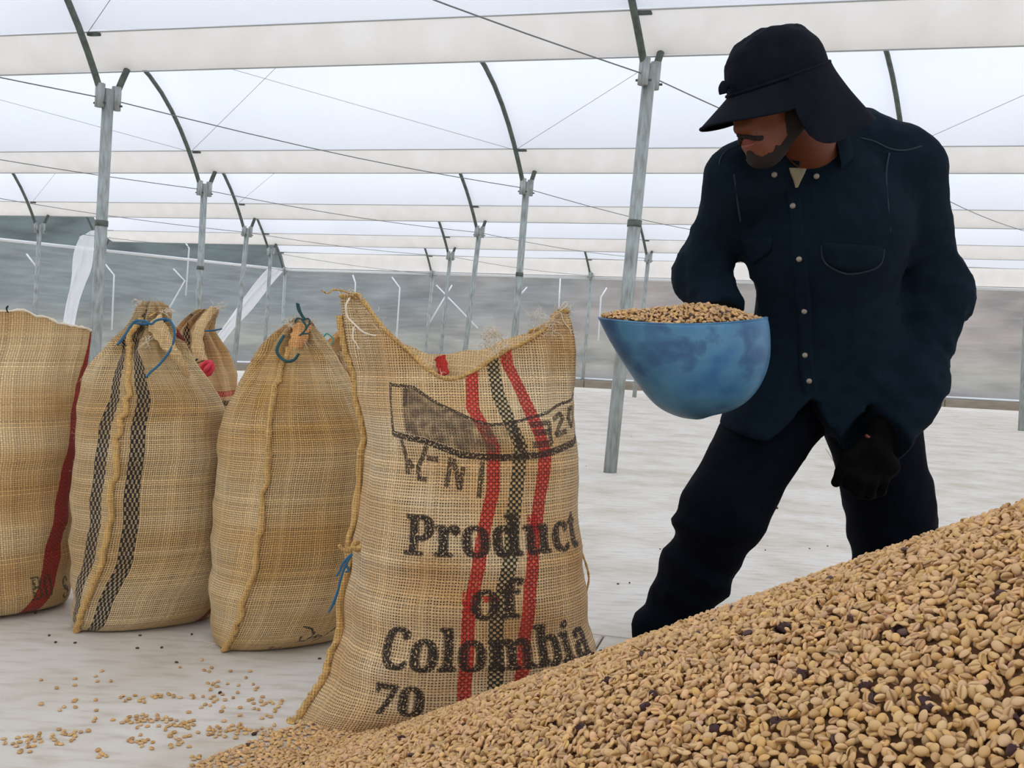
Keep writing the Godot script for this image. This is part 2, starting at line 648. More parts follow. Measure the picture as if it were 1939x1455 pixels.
func wall(called: String, label: String, a: Vector3, b: Vector3, bays: int) -> void:
	var w := thing(called, label, "wall", Vector3.ZERO, "", "structure")
	var along := (b - a).normalized()
	var out := Vector3(-along.z, 0, along.x)
	var wave := noise(61, 0.5, 3)
	for n in bays:
		var p := a.lerp(b, float(n) / bays)
		var q := a.lerp(b, float(n + 1) / bays)
		var pts := PackedVector3Array()
		var uvs := PackedVector2Array()
		for i in 10:
			for j in 25:
				var t := j / 24.0
				var x := p.lerp(q, t)
				var y := lerpf(floor_y(x) + 0.16, POST_H - 0.02, i / 9.0)
				pts.append(Vector3(x.x, y, x.z) + out * 0.02 * wave.get_noise_3d(x.x * 3.0, y * 5.0, x.z * 3.0))
				uvs.append(Vector2((n + t) * 0.9, y * 0.4))
		put("film_panel", sheet(pts, 10, 25, uvs), mats.wall_film, w)
		var lo := Vector3(0, 0.2, 0)
		put("top_rail", line(p + Vector3(0, POST_H - 0.05, 0), q + Vector3(0, POST_H - 0.05, 0), 0.032), mats.rail_paint, w)
		put("bottom_rail", line(on_ground(p) + lo, on_ground(q) + lo, 0.028), mats.rail_paint, w)
		var m := on_ground((p + q) * 0.5)
		var ax := (on_ground(q) - on_ground(p)) * 0.4985
		put("kerb", box(m + Vector3(0, 0.03, 0), ax, Vector3(0, 0.14, 0), out * 0.1, 0.012), mats.kerb_concrete, w)

# ================================================================ posts, arches, purlins and wires
func make_frame() -> void:
	var span := row_step.length()
	var e := row_step / span
	# [gutter, column, pixel of the joint, pixel of the foot, label]
	var posts := [
		[1, 0, 205, 180, 172, 817, "tall galvanised post on the left, nearest one behind the blue striped sack"],
		[1, 1, 1230, 135, 1155, 893, "tall galvanised post just left of the blue scoop, foot bare on the floor"],
		[2, -1, 387, 355, 367, 752, "grey steel post rising behind the blue striped sack's right shoulder"],
		[2, 0, 997, 352, 962, 790, "grey steel post standing behind the printed sack, near its right ear"],
		[2, 1, 1720, 335, 1668, 832, "steel post hidden behind the worker, under the arch at his shoulder"],
		[3, -3, 75, 430, 60, 735, "thin far post at the left edge, in front of the hillside"],
		[3, -2, 468, 437, 440, 723, "thin steel post seen between the striped sack and the knotted plain sack"],
		[3, -1, 908, 437, 871, 735, "thin steel post over the dip in the printed sack's mouth"],
		[3, 1, 1952, 430, 1934, 806, "steel post at the right edge of the floor beyond the heap"],
		[4, -4, 193, 472, 187, 690, "far corner post of the skewed wall, close behind the tall left post"],
		[4, -3, 513, 475, 498, 705, "short looking far post beside the torn white strip near the corner"],
		[4, -2, 853, 483, 829, 716, "far post crossing the white crossed braces behind the printed sack"],
		[4, -1, 1228, 487, 1201, 752, "far post seen just right of the tall post, behind the scoop"],
		[5, -4, 540, 512, 531, 695, "post at the far left corner where the two plastic walls meet"],
		[5, -3, 820, 517, 801, 712, "wall post left of the white crossed braces at the far wall"],
		[5, -2, 1120, 520, 1103, 719, "wall post at the far wall, right of the printed sack"],
	]
	var tops := {}
	for q in posts:
		var d := -post_at(q[0], q[1]).z
		var top := at(q[2], q[3], d)
		var foot := at(q[4], q[5], d)
		foot = Vector3(foot.x, floor_y(foot), foot.z)
		top.y = clampf(top.y, POST_H - 0.12, POST_H + 0.12)
		tops[Vector2i(q[0], q[1])] = top
		var t := thing("greenhouse_post", q[6], "post", foot)
		var r := 0.043 if q[0] == 1 else 0.04
		var up := (top - foot).normalized()
		put("pole", tube(PackedVector3Array([foot, foot.lerp(top, 0.62), foot.lerp(top, 0.621), top + up * 0.04]), r, r * 0.94, 14), mats.galvanised_steel, t)
		if q[0] <= 2:
			put("coupling", line(foot.lerp(top, 0.615), foot.lerp(top, 0.632), r * 1.08, 14), mats.arch_steel, t)
		for s in [-1, 1]:
			var c: Vector3 = top + e * (s * 0.062) + Vector3(0, -0.02, 0)
			var sl := put("arch_socket", line(c - up * 0.08, c + up * 0.09, 0.034, 12), mats.galvanised_steel, t)
			put("bolt", line(c + Vector3(0, -0.05, 0) + col_step.normalized() * -0.05, c + Vector3(0, -0.05, 0) + col_step.normalized() * 0.05, 0.008, 6), mats.arch_steel, sl)
	# arches, from the gutter nearer the camera to the one behind it
	var arches := [
		[0, 0, "near arch coming down from the top edge to the tall left post"],
		[0, 1, "near arch coming down from the top edge to the post beside the scoop"],
		[1, -1, "curved arch rib landing on the post behind the striped sack"],
		[1, 0, "curved arch rib landing on the post above the printed sack's right ear"],
		[1, 1, "curved arch rib coming down behind the worker's right-hand shoulder"],
		[2, -3, "far arch rib at the left edge, above the thin post by the hill"],
		[2, -2, "far arch rib landing on the post between the striped and plain sacks"],
		[2, -1, "far arch rib landing on the post over the printed sack's dip"],
		[3, -4, "far arch rib ending just behind the tall left post"],
		[3, -3, "far arch rib landing on the short post near the left corner"],
		[3, -2, "far arch rib landing on the post with crossed braces"],
		[3, -1, "far arch rib just right of the tall post by the scoop"],
		[4, -4, "farthest arch rib landing at the left wall corner"],
		[4, -3, "farthest arch rib landing left of the crossed braces"],
		[4, -2, "farthest arch rib between printed sack and tall post"],
		[2, 0, "short far arm of an arch forking from the post over the printed sack's right ear"],
		[4, -1, "short far arm of an arch forking from the far post behind the scoop"],
	]
	for q in arches:
		var k: int = q[0]
		var c: int = q[1]
		var a: Vector3 = tops.get(Vector2i(k, c), post_at(k, c, POST_H))
		var b: Vector3 = tops.get(Vector2i(k + 1, c), post_at(k + 1, c, POST_H))
		var path := PackedVector3Array()
		for i in 33:
			var t := 0.5 - 0.5 * cos(PI * i / 32.0)
			var s := span * t
			var p := a.lerp(b, t)
			p += e * (0.062 * (1.0 - 2.0 * t))
			p.y = arch_y(s) + (p.y - POST_H) * pow(absf(1.0 - 2.0 * t), 10.0)
			path.append(p)
		var t := thing("arch_rib", q[2], "arch", a)
		put("rib", tube(path, 0.024, 0.024, 10), mats.arch_steel, t)
		for s in [PURLIN, span - PURLIN]:
			var p := a.lerp(b, s / span)
			p.y = arch_y(s)
			var side := col_step.normalized()
			put("purlin_bracket", box(p + side * 0.035, side * 0.045, Vector3(0, 0.014, 0), e * 0.016, 0.004), mats.arch_steel, t)
	# purlins along the gutters
	var where := {1: "nearest", 2: "second", 3: "third", 4: "fourth", 5: "farthest"}
	for k in range(1, 6):
		for s in [-PURLIN, PURLIN]:
			if k == 5 and s > 0: continue
			var row: float = k + s / span
			var a := post_at(row, left_col(row))
			var b := post_at(row, 4.9)
			var dy := Vector3(0, arch_y(PURLIN) + (0.012 if s < 0 else -0.198), 0)
			var o := put("purlin", line(a + dy, b + dy, 0.0055), mats.purlin_steel)
			tag(o, "thin purlin along the %s edge of the %s grey gutter band" % ["upper" if s < 0 else "lower", where[k]], "purlin")
	# cables slung aslant between posts
	var slung := [
		[[0, 0], [1, 0], [2, 0], [3, 0], "slack steel cable running from the left edge past the tall left post"],
		[[1, -1], [2, -1], [3, -1], [4, -1], "steel cable crossing the middle of the roof through the printed sack's post"],
		[[2, -2], [3, -2], [4, -2], [5, -2], "lower thin steel cable dipping towards the far wall"],
		[[0, 1], [1, 1], [2, 1], [3, 1], "steel cable from the top edge through the tall post to the worker's cap"],
		[[3, -3], [4, -3], [5, -3], [5, -3], "faintest far cable from the left edge post to the far wall"],
	]
	for q in slung:
		var path := PackedVector3Array()
		for i in 3:
			var a: Vector3 = tops.get(Vector2i(q[i][0], q[i][1]), post_at(q[i][0], q[i][1], POST_H))
			var b: Vector3 = tops.get(Vector2i(q[i + 1][0], q[i + 1][1]), post_at(q[i + 1][0], q[i + 1][1], POST_H))
			if a.distance_to(b) < 0.1: continue
			for n in 8:
				var t := n / 8.0
				path.append(a.lerp(b, t) + Vector3(0, -0.03 - 0.05 * sin(PI * t), 0))
			if i == 2 or q[3] == q[2]: path.append(b + Vector3(0, -0.03, 0))
		tag(put("roof_cable", tube(path, 0.0045, 0.0045, 5), mats.wire), q[4], "cable")
	# straight wires bracing the roof from a purlin to the next crest
	var braces := [
		[1, 0, 1, "short bracing wire at the top left, near the nearest left arch"],
		[2, -1, 0, "slanted bracing wire rising from the second left arch's foot"],
		[2, 0, 1, "slanted bracing wire rising towards the tall post by the scoop"],
		[2, 1, 2, "slanted bracing wire at the right edge beside the worker's shoulder"],
		[2, 0, -1, "faint bracing wire falling to the right onto the middle arch"],
		[2, -1, -2, "faint bracing wire falling from the left onto the second left arch"],
		[3, -2, -1, "short faint bracing wire above the third gutter band, left of centre"],
		[3, -3, -2, "short faint bracing wire above the third gutter band, far left"],
	]
	for q in braces:
		var p := post_at(q[0] - PURLIN / span, q[1], arch_y(PURLIN))
		var c := post_at(q[0] - 0.5, q[2], arch_y(span * 0.5) - 0.01)
		tag(put("bracing_wire", line(p, c, 0.0022, 5), mats.wire), q[3], "wire")
	# rods outside the film
	var rods := [
		[[[826, 540], [905, 622]], "white brace falling right in the crossed pair behind the far wall"],
		[[[813, 612], [856, 540]], "white brace rising right in the crossed pair behind the far wall"],
		[[[742, 525], [757, 545], [751, 640]], "bent white strut outside the wall, left of the crossed braces"],
		[[[668, 521], [673, 536], [671, 585]], "short bent white strut outside the wall above the printed sack's left ear"],
		[[[1149, 545], [1138, 563], [1133, 645]], "bent white strut outside the wall left of the scoop"],
		[[[984, 560], [998, 544]], "stub of a white brace beside the post over the printed sack"],
		[[[1061, 525], [1058, 590]], "pale upright rod outside the wall above the printed sack's right ear"],
		[[[50, 481], [68, 504]], "short white brace outside the left wall at the picture's edge"],
		[[[195, 495], [216, 521], [212, 625]], "bent white strut outside the left wall beside the tall left post"],
		[[[328, 509], [350, 532], [316, 592]], "angled white brace outside the wall above the striped sack's tied top"],
		[[[350, 458], [358, 470], [352, 560]], "faint bent strut left of the post behind the striped sack"],
	]
	for q in rods:
		var path := PackedVector3Array()
		for p in q[0]:
			path.append(at(p[0], p[1], 26.6 if p[0] > 560 else 25.2 - (560 - p[0]) * 0.004))
		tag(put("brace_rod", tube(path, 0.022, 0.022, 6), mats.brace_metal), q[1], "brace")
	# loose white strips of film
	var strips := [
		[[[150, 452], [141, 482], [135, 520], [127, 565], [118, 625]], [[180, 436], [173, 500], [161, 540], [150, 580], [138, 630]], 21.3, "wide torn strip of white film hanging by the tall left post"],
		[[[508, 508], [486, 533], [452, 577], [420, 622], [385, 672]], [[536, 514], [512, 540], [474, 590], [440, 627], [398, 682]], 23.6, "narrow torn strip of white film slanting down from the far corner"],
	]
	for q in strips:
		var pts := PackedVector3Array()
		var l := []
		var r := []
		for p in q[0]: l.append(at(p[0], p[1], q[2]))
		for p in q[1]: r.append(at(p[0], p[1], q[2]))
		var lp := smooth_path(l, 6)
		var rp := smooth_path(r, 6)
		for side in 2:
			for i in lp.size():
				for j in 7:
					var t := j / 6.0
					pts.append(lp[i].lerp(rp[i], t) + Vector3(0, 0, 0.12 * sin(PI * t) + 0.05 * sin(t * 9.0 + i * 0.3)))
			break
		tag(put("film_strip", sheet(pts, lp.size(), 7), mats.torn_film), q[3], "plastic strip")

# ================================================================ jute sacks
const THREADS := 32

# one plain-weave tile of 32 by 32 threads: [colour, height]
func weave_tile(seed_: int, open: float) -> Array:
	var n := 20
	var size := THREADS * n
	var r := RandomNumberGenerator.new()
	r.seed = seed_
	var wide := [PackedFloat32Array(), PackedFloat32Array()]
	var tone := [PackedFloat32Array(), PackedFloat32Array()]
	for k in 2:
		for i in THREADS:
			wide[k].append(clampf(r.randfn(open, 0.1), 0.45, 0.9) * n * 0.5)
			tone[k].append(clampf(r.randfn(1.0, 0.05), 0.85, 1.15))
	var col := PackedByteArray()
	var hgt := PackedByteArray()
	col.resize(size * size * 3)
	hgt.resize(size * size)
	var wob := noise(seed_ + 1, 0.02, 2)
	var fib := noise(seed_ + 2, 0.22, 2)
	var wv := PackedFloat32Array()
	for i in size: wv.append(wob.get_noise_1d(float(i)) * 2.2 * sin(PI * i / size))
	for y in size:
		var j := y / n
		var fy := y % n - n * 0.5 + 0.5
		for x in size:
			var i := x / n
			var fx := x % n - n * 0.5 + 0.5
			var dx: float = absf(fx + wv[y]) / wide[0][i]
			var dy: float = absf(fy + wv[x]) / wide[1][j]
			var over := (i + j) % 2 == 0
			var hx := sqrt(1.0 - dx * dx) * (0.72 + (0.28 if over else -0.28) * cos(PI * fy / n)) if dx < 1.0 else -1.0
			var hy := sqrt(1.0 - dy * dy) * (0.72 + (-0.28 if over else 0.28) * cos(PI * fx / n)) if dy < 1.0 else -1.0
			var h := maxf(hx, hy)
			var o := y * size + x
			if h < 0.0:
				hgt[o] = 0
				col[o * 3] = 44; col[o * 3 + 1] = 31; col[o * 3 + 2] = 17
			else:
				var t: float = tone[0][i] if hx > hy else tone[1][j]
				var s := t * (0.70 + 0.30 * h) * (1.0 + 0.12 * (fib.get_noise_2d(x * (1.0 if hx > hy else 0.25), y * (0.25 if hx > hy else 1.0))))
				hgt[o] = int(60 + 190 * clampf(h, 0.0, 1.0))
				col[o * 3] = int(clampf(232.0 * s, 0, 255)); col[o * 3 + 1] = int(clampf(206.0 * s, 0, 255)); col[o * 3 + 2] = int(clampf(164.0 * s, 0, 255))
	return [ImageTexture.create_from_image(Image.create_from_data(size, size, false, Image.FORMAT_RGB8, col)), ImageTexture.create_from_image(Image.create_from_data(size, size, false, Image.FORMAT_L8, hgt))]

# stained white cloth to print on; it multiplies the weave
func cloth_image(w: int, h: int, seed_: int, dark: Color, much := 1.0) -> Image:
	var small := Image.create(96, 96, false, Image.FORMAT_RGB8)
	var n := noise(seed_, 0.03, 4)
	for y in 96:
		for x in 96:
			var t := clampf((n.get_noise_2d(x * 0.6, y * 1.7) * 0.9 + 0.35) * much, 0.0, 1.0)
			small.set_pixel(x, y, Color.WHITE.lerp(dark, t))
	small.resize(w, h, Image.INTERPOLATE_CUBIC)
	return small

func ink(im: Image, x: int, y: int, c: Color, share: float) -> void:
	if x < 0 or y < 0 or x >= im.get_width() or y >= im.get_height(): return
	var p := im.get_pixel(x, y)
	im.set_pixel(x, y, p.lerp(Color(c.r, c.g, c.b), share))

# a woven stripe: coloured threads along v that show wherever they lie on top; line is [[v, u, half width], ...] in shares
func stripe(im: Image, pts: Array, c: Color, tu: float, tv: float, solid := 0.35, every := 1) -> void:
	var w := im.get_width()
	var h := im.get_height()
	for k in pts.size() - 1:
		var a: Array = pts[k]
		var b: Array = pts[k + 1]
		for y in range(int(a[0] * h), int(b[0] * h)):
			if y < 0 or y >= h: continue
			var t: float = inverse_lerp(a[0], b[0], float(y) / h)
			var m: float = lerpf(a[1], b[1], t) * w
			var hw: float = lerpf(a[2], b[2], t) * w
			for x in range(int(m - hw), int(m + hw) + 1):
				var i := int(floor(float(x) / w * tu))
				var j := int(floor(float(y) / h * tv))
				var top := (i + j) % 2 == 0
				if every == 2: top = (i + j / 2) % 2 == 0
				ink(im, posmod(x, w), y, c, 0.93 if top else solid)

# fills the triangles of a lettering mesh into the cloth, with the threads' gaps left bare
func lettering(im: Image, text: String, u0: float, u1: float, v_base: float, v_height: float, c: Color, speck: FastNoiseLite, share := 0.9, font := "Droid Serif", skew := 0.0, bold := 0.0) -> void:
	var f := SystemFont.new()
	f.font_names = PackedStringArray([font])
	f.font_weight = 700
	var tm := TextMesh.new()
	tm.text = text
	tm.font = f
	tm.font_size = 64
	tm.pixel_size = 0.01
	tm.depth = 0.0
	tm.curve_step = 1.0
	var arr := tm.get_mesh_arrays()
	var vs: PackedVector3Array = arr[Mesh.ARRAY_VERTEX]
	var id: PackedInt32Array = arr[Mesh.ARRAY_INDEX] if arr[Mesh.ARRAY_INDEX] != null else PackedInt32Array(range(vs.size()))
	var lo := Vector3(1e9, 1e9, 0)
	var hi := Vector3(-1e9, -1e9, 0)
	for v in vs:
		lo = lo.min(v)
		hi = hi.max(v)
	var w := im.get_width()
	var h := im.get_height()
	var px := PackedVector2Array()
	for v in vs:
		var y := (v.y - lo.y) / (hi.y - lo.y)
		px.append(Vector2(lerpf(u0, u1, (v.x - lo.x) / (hi.x - lo.x)) * w + skew * y * w, (v_base + v_height * y) * h))
	for t in range(0, id.size(), 3):
		for o in ([Vector2.ZERO, Vector2(bold, 0), Vector2(-bold, 0), Vector2(0, bold * 0.8), Vector2(0, -bold * 0.8)] if bold > 0.0 else [Vector2.ZERO]):
			fill(im, PackedVector2Array([px[id[t]] + o, px[id[t + 1]] + o, px[id[t + 2]] + o]), c, speck, share)

func fill(im: Image, poly: PackedVector2Array, c: Color, speck: FastNoiseLite, share := 0.9) -> void:
	var r := Rect2(poly[0], Vector2.ZERO)
	for p in poly: r = r.expand(p)
	for y in range(int(r.position.y), int(r.end.y) + 1):
		for x in range(int(r.position.x), int(r.end.x) + 1):
			if Geometry2D.is_point_in_polygon(Vector2(x + 0.5, y + 0.5), poly):
				var s := speck.get_noise_2d(x, y)
				if s > -0.32: ink(im, x, y, c, share * (0.75 if s < -0.1 else 1.0))

func stroke(im: Image, pts: Array, width: float, c: Color, speck: FastNoiseLite, share := 0.9) -> void:
	var w := im.get_width()
	var h := im.get_height()
	for k in pts.size() - 1:
		var a := Vector2(pts[k][0] * w, pts[k][1] * h)
		var b := Vector2(pts[k + 1][0] * w, pts[k + 1][1] * h)
		var n := (b - a).orthogonal().normalized() * width * 0.5 * w
		var e := (b - a).normalized() * width * 0.2 * w
		fill(im, PackedVector2Array([a + n - e, b + n + e, b - n + e, a - n - e]), c, speck, share)

func sack_mat(called: String, tile: Array, im: Image, tint: Color, tu: float, tv: float) -> StandardMaterial3D:
	var m := mat(called, tint, 0.95)
	m.albedo_texture = tile[0]
	m.heightmap_enabled = true
	m.heightmap_texture = tile[1]
	m.heightmap_scale = 0.16
	m.uv1_scale = Vector3(tu / THREADS, tv / THREADS, 1)
	m.detail_enabled = true
	m.detail_blend_mode = BaseMaterial3D.BLEND_MODE_MUL
	m.detail_albedo = ImageTexture.create_from_image(im)
	m.detail_uv_layer = BaseMaterial3D.DETAIL_UV_2
	m.rim_enabled = true
	m.rim = 0.25
	m.rim_tint = 0.6
	return m

class Sack:
	var rows := []            # [left, right, half depth] from the floor up
	var grid := PackedVector3Array()
	var ni := 0
	var nj := 0
	var seam := PackedVector3Array()
	var seam_n := PackedVector3Array()
	var rim := PackedVector3Array()

# levels: [x left, y left, d left, x right, y right, d right, half depth] in picture places, floor first
func shape_sack(levels: Array, seam_line: Array, power: float, rough_seed: int, rim_front := [], rim_back := [], pleats := 0.0, uv_half := false, folds := 1.0) -> Array:
	var s := Sack.new()
	var keys := []
	for q in levels:
		var l := at(q[0], q[1], q[2])
		var r := at(q[3], q[4], q[5])
		keys.append([l, r, q[6]])
	var base_y := 0.004
	for e in 2: keys[0][e].y = base_y
	# finer rows
	var fine := 5
	var rows := []
	for i in keys.size() - 1:
		for k in fine:
			var t := float(k) / fine
			var row := []
			for c in 3:
				var p0 = keys[maxi(i - 1, 0)][c]
				var p1 = keys[i][c]
				var p2 = keys[i + 1][c]
				var p3 = keys[mini(i + 2, keys.size() - 1)][c]
				if c == 2: row.append(lerpf(p1, p2, t))
				else: row.append(p1.cubic_interpolate(p2, p0, p3, t))
			rows.append(row)
	rows.append(keys[-1])
	s.rows = rows
	var n1 := noise(rough_seed, 5.0, 3)
	var n2 := noise(rough_seed + 1, 2.2, 2)
	var n3 := noise(rough_seed + 2, 1.0, 3)
	var top_y: float = maxf(rows[-1][0].y, rows[-1][1].y)
	var nj := 97
	var ni := rows.size()
	var seam_t := PackedFloat32Array()
	for i in ni:
		var mid: Vector3 = (rows[i][0] + rows[i][1]) * 0.5
		var share := 0.0
		if seam_line.size():
			var py := seen(mid).y + 12.0
			var x: float = seam_line[0][0]
			for k in seam_line.size() - 1:
				var a: Array = seam_line[k]
				var b: Array = seam_line[k + 1]
				if py >= a[1] and py <= b[1]: x = lerpf(a[0], b[0], (py - a[1]) / (b[1] - a[1]))
				elif py > b[1]: x = b[0]
			var xl := seen(rows[i][0]).x
			var xr := seen(rows[i][1]).x
			share = clampf((x - xl) / maxf(1.0, xr - xl), 0.02, 0.98)
		seam_t.append(acos(1.0 - 2.0 * share) if seam_line.size() else 0.0)
	var surf := func(i: float, j: int) -> Vector3:
		var i0 := clampi(int(i), 0, ni - 2)
		var f := i - i0
		var l: Vector3 = rows[i0][0].lerp(rows[i0 + 1][0], f)
		var r: Vector3 = rows[i0][1].lerp(rows[i0 + 1][1], f)
		var b: float = lerpf(rows[i0][2], rows[i0 + 1][2], f)
		var t := -PI * 0.5 + TAU * (j % (nj - 1)) / (nj - 1.0)
		var st := lerpf(seam_t[i0], seam_t[i0 + 1], f)
		var c := (l + r) * 0.5
		var ax := (r - l) * 0.5
		var fwd := Vector3(-ax.z, 0, ax.x).normalized() * -1.0
		if fwd.z < 0: fwd = -fwd
		var ct := cos(t)
		var sn := sin(t)
		var ex := 2.0 / power
		var u := signf(ct) * pow(absf(ct), ex)
		var v := signf(sn) * pow(absf(sn), ex)
		var p := c - ax * u + fwd * b * v
		var away := (-ax.normalized() * ct * b + fwd * sn * ax.length()).normalized()
		var up := clampf((p.y) / top_y, 0.0, 1.0)
		var bulk := smoothstep(0.02, 0.12, up) * (1.0 - smoothstep(0.75, 0.95, up))
		var crease := 1.0 - smoothstep(0.0, 0.2, absf(angle_difference(t, st)))
		var d := bulk * folds * (0.006 * n1.get_noise_3d(p.x, p.y * 2.0, p.z) + 0.012 * n2.get_noise_3d(p.x, p.y * 1.6, p.z))
		d += 0.004 * folds * bulk * sin(p.y * 62.0 + 3.0 * n3.get_noise_3d(p.x * 2.0, p.y, p.z)) * (1.0 - smoothstep(0.25, 0.6, up))
		d += crease * minf(0.012, 0.08 * ax.length())
		if pleats > 0.0:
			d += pleats * smoothstep(0.55, 0.93, up) * minf(b, 0.06) * (sin(9.0 * t + 4.0 * n3.get_noise_3d(p.x * 3.0, p.y, 0.0)) * 0.6 + 0.4 * sin(17.0 * t + p.y * 9.0))
		return p + away * d
	var vtop := PackedFloat32Array()
	for j in nj:
		var best := ni - 1.0
		if rim_front.size():
			var t := -PI * 0.5 + TAU * (j % (nj - 1)) / (nj - 1.0)
			var poly: Array = rim_front if sin(t) >= 0.0 else rim_back
			for k in 120:
				var i := (ni - 1.0) * (1.0 - k / 200.0)
				var q := seen(surf.call(i, j))
				var y := 1e9
				if q.x <= poly[0][0]: y = poly[0][1]
				elif q.x >= poly[-1][0]: y = poly[-1][1]
				for m in poly.size() - 1:
					if q.x >= poly[m][0] and q.x <= poly[m + 1][0]:
						y = lerpf(poly[m][1], poly[m + 1][1], (q.x - poly[m][0]) / (poly[m + 1][0] - poly[m][0]))
				best = i
				if q.y >= y: break
		vtop.append(best)
	var uv := PackedVector2Array()
	var uv2 := PackedVector2Array()
	# length round the middle of the sack, for even threads
	var mid_i := ni * 0.45
	var arc := PackedFloat32Array([0.0])
	for j in range(1, nj):
		arc.append(arc[j - 1] + (surf.call(mid_i, j) as Vector3).distance_to(surf.call(mid_i, j - 1)))
	var high := PackedFloat32Array([0.0])
	for i in range(1, ni):
		high.append(high[i - 1] + (surf.call(float(i), (nj - 1) / 2) as Vector3).distance_to(surf.call(i - 1.0, (nj - 1) / 2)))
	for i in ni:
		var st_j := (seam_t[i] + PI * 0.5) / TAU * (nj - 1)
		var j0 := int(st_j)
		var seam_arc := lerpf(arc[j0], arc[mini(j0 + 1, nj - 1)], st_j - j0)
		for j in nj:
			var f := vtop[j] * i / (ni - 1.0)
			var p: Vector3 = surf.call(f, j)
			s.grid.append(p)
			var i0 := clampi(int(f), 0, ni - 2)
			var v := lerpf(high[i0], high[i0 + 1], f - i0) / high[-1]
			var u := (arc[j] - seam_arc) / arc[-1]
			uv.append(Vector2(u, v))
			if uv_half:                      # the print covers the front only: left edge 0, right edge 1
				var a := u * 2.0
				if a < 0.0: a = -a
				if a > 1.0: a = 2.0 - a
				uv2.append(Vector2(clampf(a, 0.001, 0.999), v))
			else:
				uv2.append(Vector2(u + 0.5, v))
		var sp: Vector3 = surf.call(vtop[clampi(int(round(st_j)), 0, nj - 1)] * i / (ni - 1.0), clampi(int(round(st_j)), 0, nj - 1))
		s.seam.append(sp)
		s.seam_n.append((sp - (rows[i][0] + rows[i][1]) * 0.5).normalized())
	s.ni = ni
	s.nj = nj
	for j in nj: s.rim.append(s.grid[(ni - 1) * nj + j])
	return [s, sheet(s.grid, ni, nj, uv, uv2, true), arc[-1], high[-1]]

# depth of the sack's front at a picture place
func front_of(s: Sack, px: float, py: float, off := 0.006) -> Vector3:
	var best := 1e9
	var p := Vector3.ZERO
	for k in s.grid.size():
		var j := k % s.nj
		if j < s.nj / 8 or j > s.nj * 7 / 8: continue
		var d := seen(s.grid[k]).distance_squared_to(Vector2(px, py)) + 4000.0 * s.grid[k].distance_squared_to(cam_t.origin)
		if d < best:
			best = d
			p = s.grid[k]
	return at(px, py, -p.z - off)

func strand(s: Sack, pts: Array, off := 0.006) -> PackedVector3Array:
	var path := []
	for q in pts:
		path.append(front_of(s, q[0], q[1], off) if q.size() == 2 else at(q[0], q[1], q[2]))
	return smooth_path(path, 5)

func fibres(s: Sack, count: int, long: float, seed_: int, top_only := false) -> ArrayMesh:
	var r := RandomNumberGenerator.new()
	r.seed = seed_
	var st := begin()
	for k in count:
		var i := int(s.ni * (r.randf_range(0.8, 1.0) if top_only or r.randf() < 0.3 else r.randf_range(0.1, 1.0)))
		i = clampi(i, 1, s.ni - 2)
		var j := r.randi_range(2, s.nj - 3)
		var p := s.grid[i * s.nj + j]
		var n := (s.grid[(i + 1) * s.nj + j] - s.grid[(i - 1) * s.nj + j]).cross(s.grid[i * s.nj + j + 1] - s.grid[i * s.nj + j - 1]).normalized()
		if n.dot(p - (s.rows[i][0] + s.rows[i][1]) * 0.5) < 0: n = -n
		var d1 := (n * r.randf_range(0.3, 1.0) + Vector3(r.randfn(0, 0.8), r.randfn(0, 0.8), r.randfn(0, 0.8))).normalized()
		var d2 := (d1 + Vector3(r.randfn(0, 0.7), r.randfn(-0.3, 0.7), r.randfn(0, 0.7))).normalized()
		var l := long * r.randf_range(0.4, 1.3)
		tube_to(st, PackedVector3Array([p, p + d1 * l * 0.5, p + d1 * l * 0.5 + d2 * l * 0.5]), 0.00045, 0.0003, 3)
	st.index()
	st.generate_normals()
	return st.commit()

func frayed(st: SurfaceTool, p: Vector3, dir: Vector3, count: int, long: float, r: RandomNumberGenerator, thick := 0.0008) -> void:
	for k in count:
		var d1 := (dir + Vector3(r.randfn(0, 0.45), r.randfn(0, 0.45), r.randfn(0, 0.45))).normalized()
		var d2 := (d1 + Vector3(r.randfn(0, 0.6), r.randfn(-0.5, 0.5), r.randfn(0, 0.6))).normalized()
		var o := p + Vector3(r.randfn(0, 0.006), r.randfn(0, 0.004), r.randfn(0, 0.006))
		var l := long * r.randf_range(0.5, 1.2)
		tube_to(st, smooth_path([o, o + d1 * l * 0.5, o + d1 * l * 0.5 + d2 * l * 0.5], 3), thick, thick * 0.5, 4)

# the sack, its parts placed round its foot
func sack(label: String, built: Array, m: Material, group := "") -> Node3D:
	var s: Sack = built[0]
	var foot: Vector3 = (s.rows[0][0] + s.rows[0][1]) * 0.5
	var t := thing("coffee_sack", label, "sack", Vector3(foot.x, 0, foot.z), group)
	put("body", built[1], m, t)
	# closed underside
	var pts := PackedVector3Array()
	for j in s.nj: pts.append(s.grid[j])
	for j in s.nj: pts.append(foot)
	put("base_panel", sheet(pts, 2, s.nj), mats.jute_plain, t)
	return t

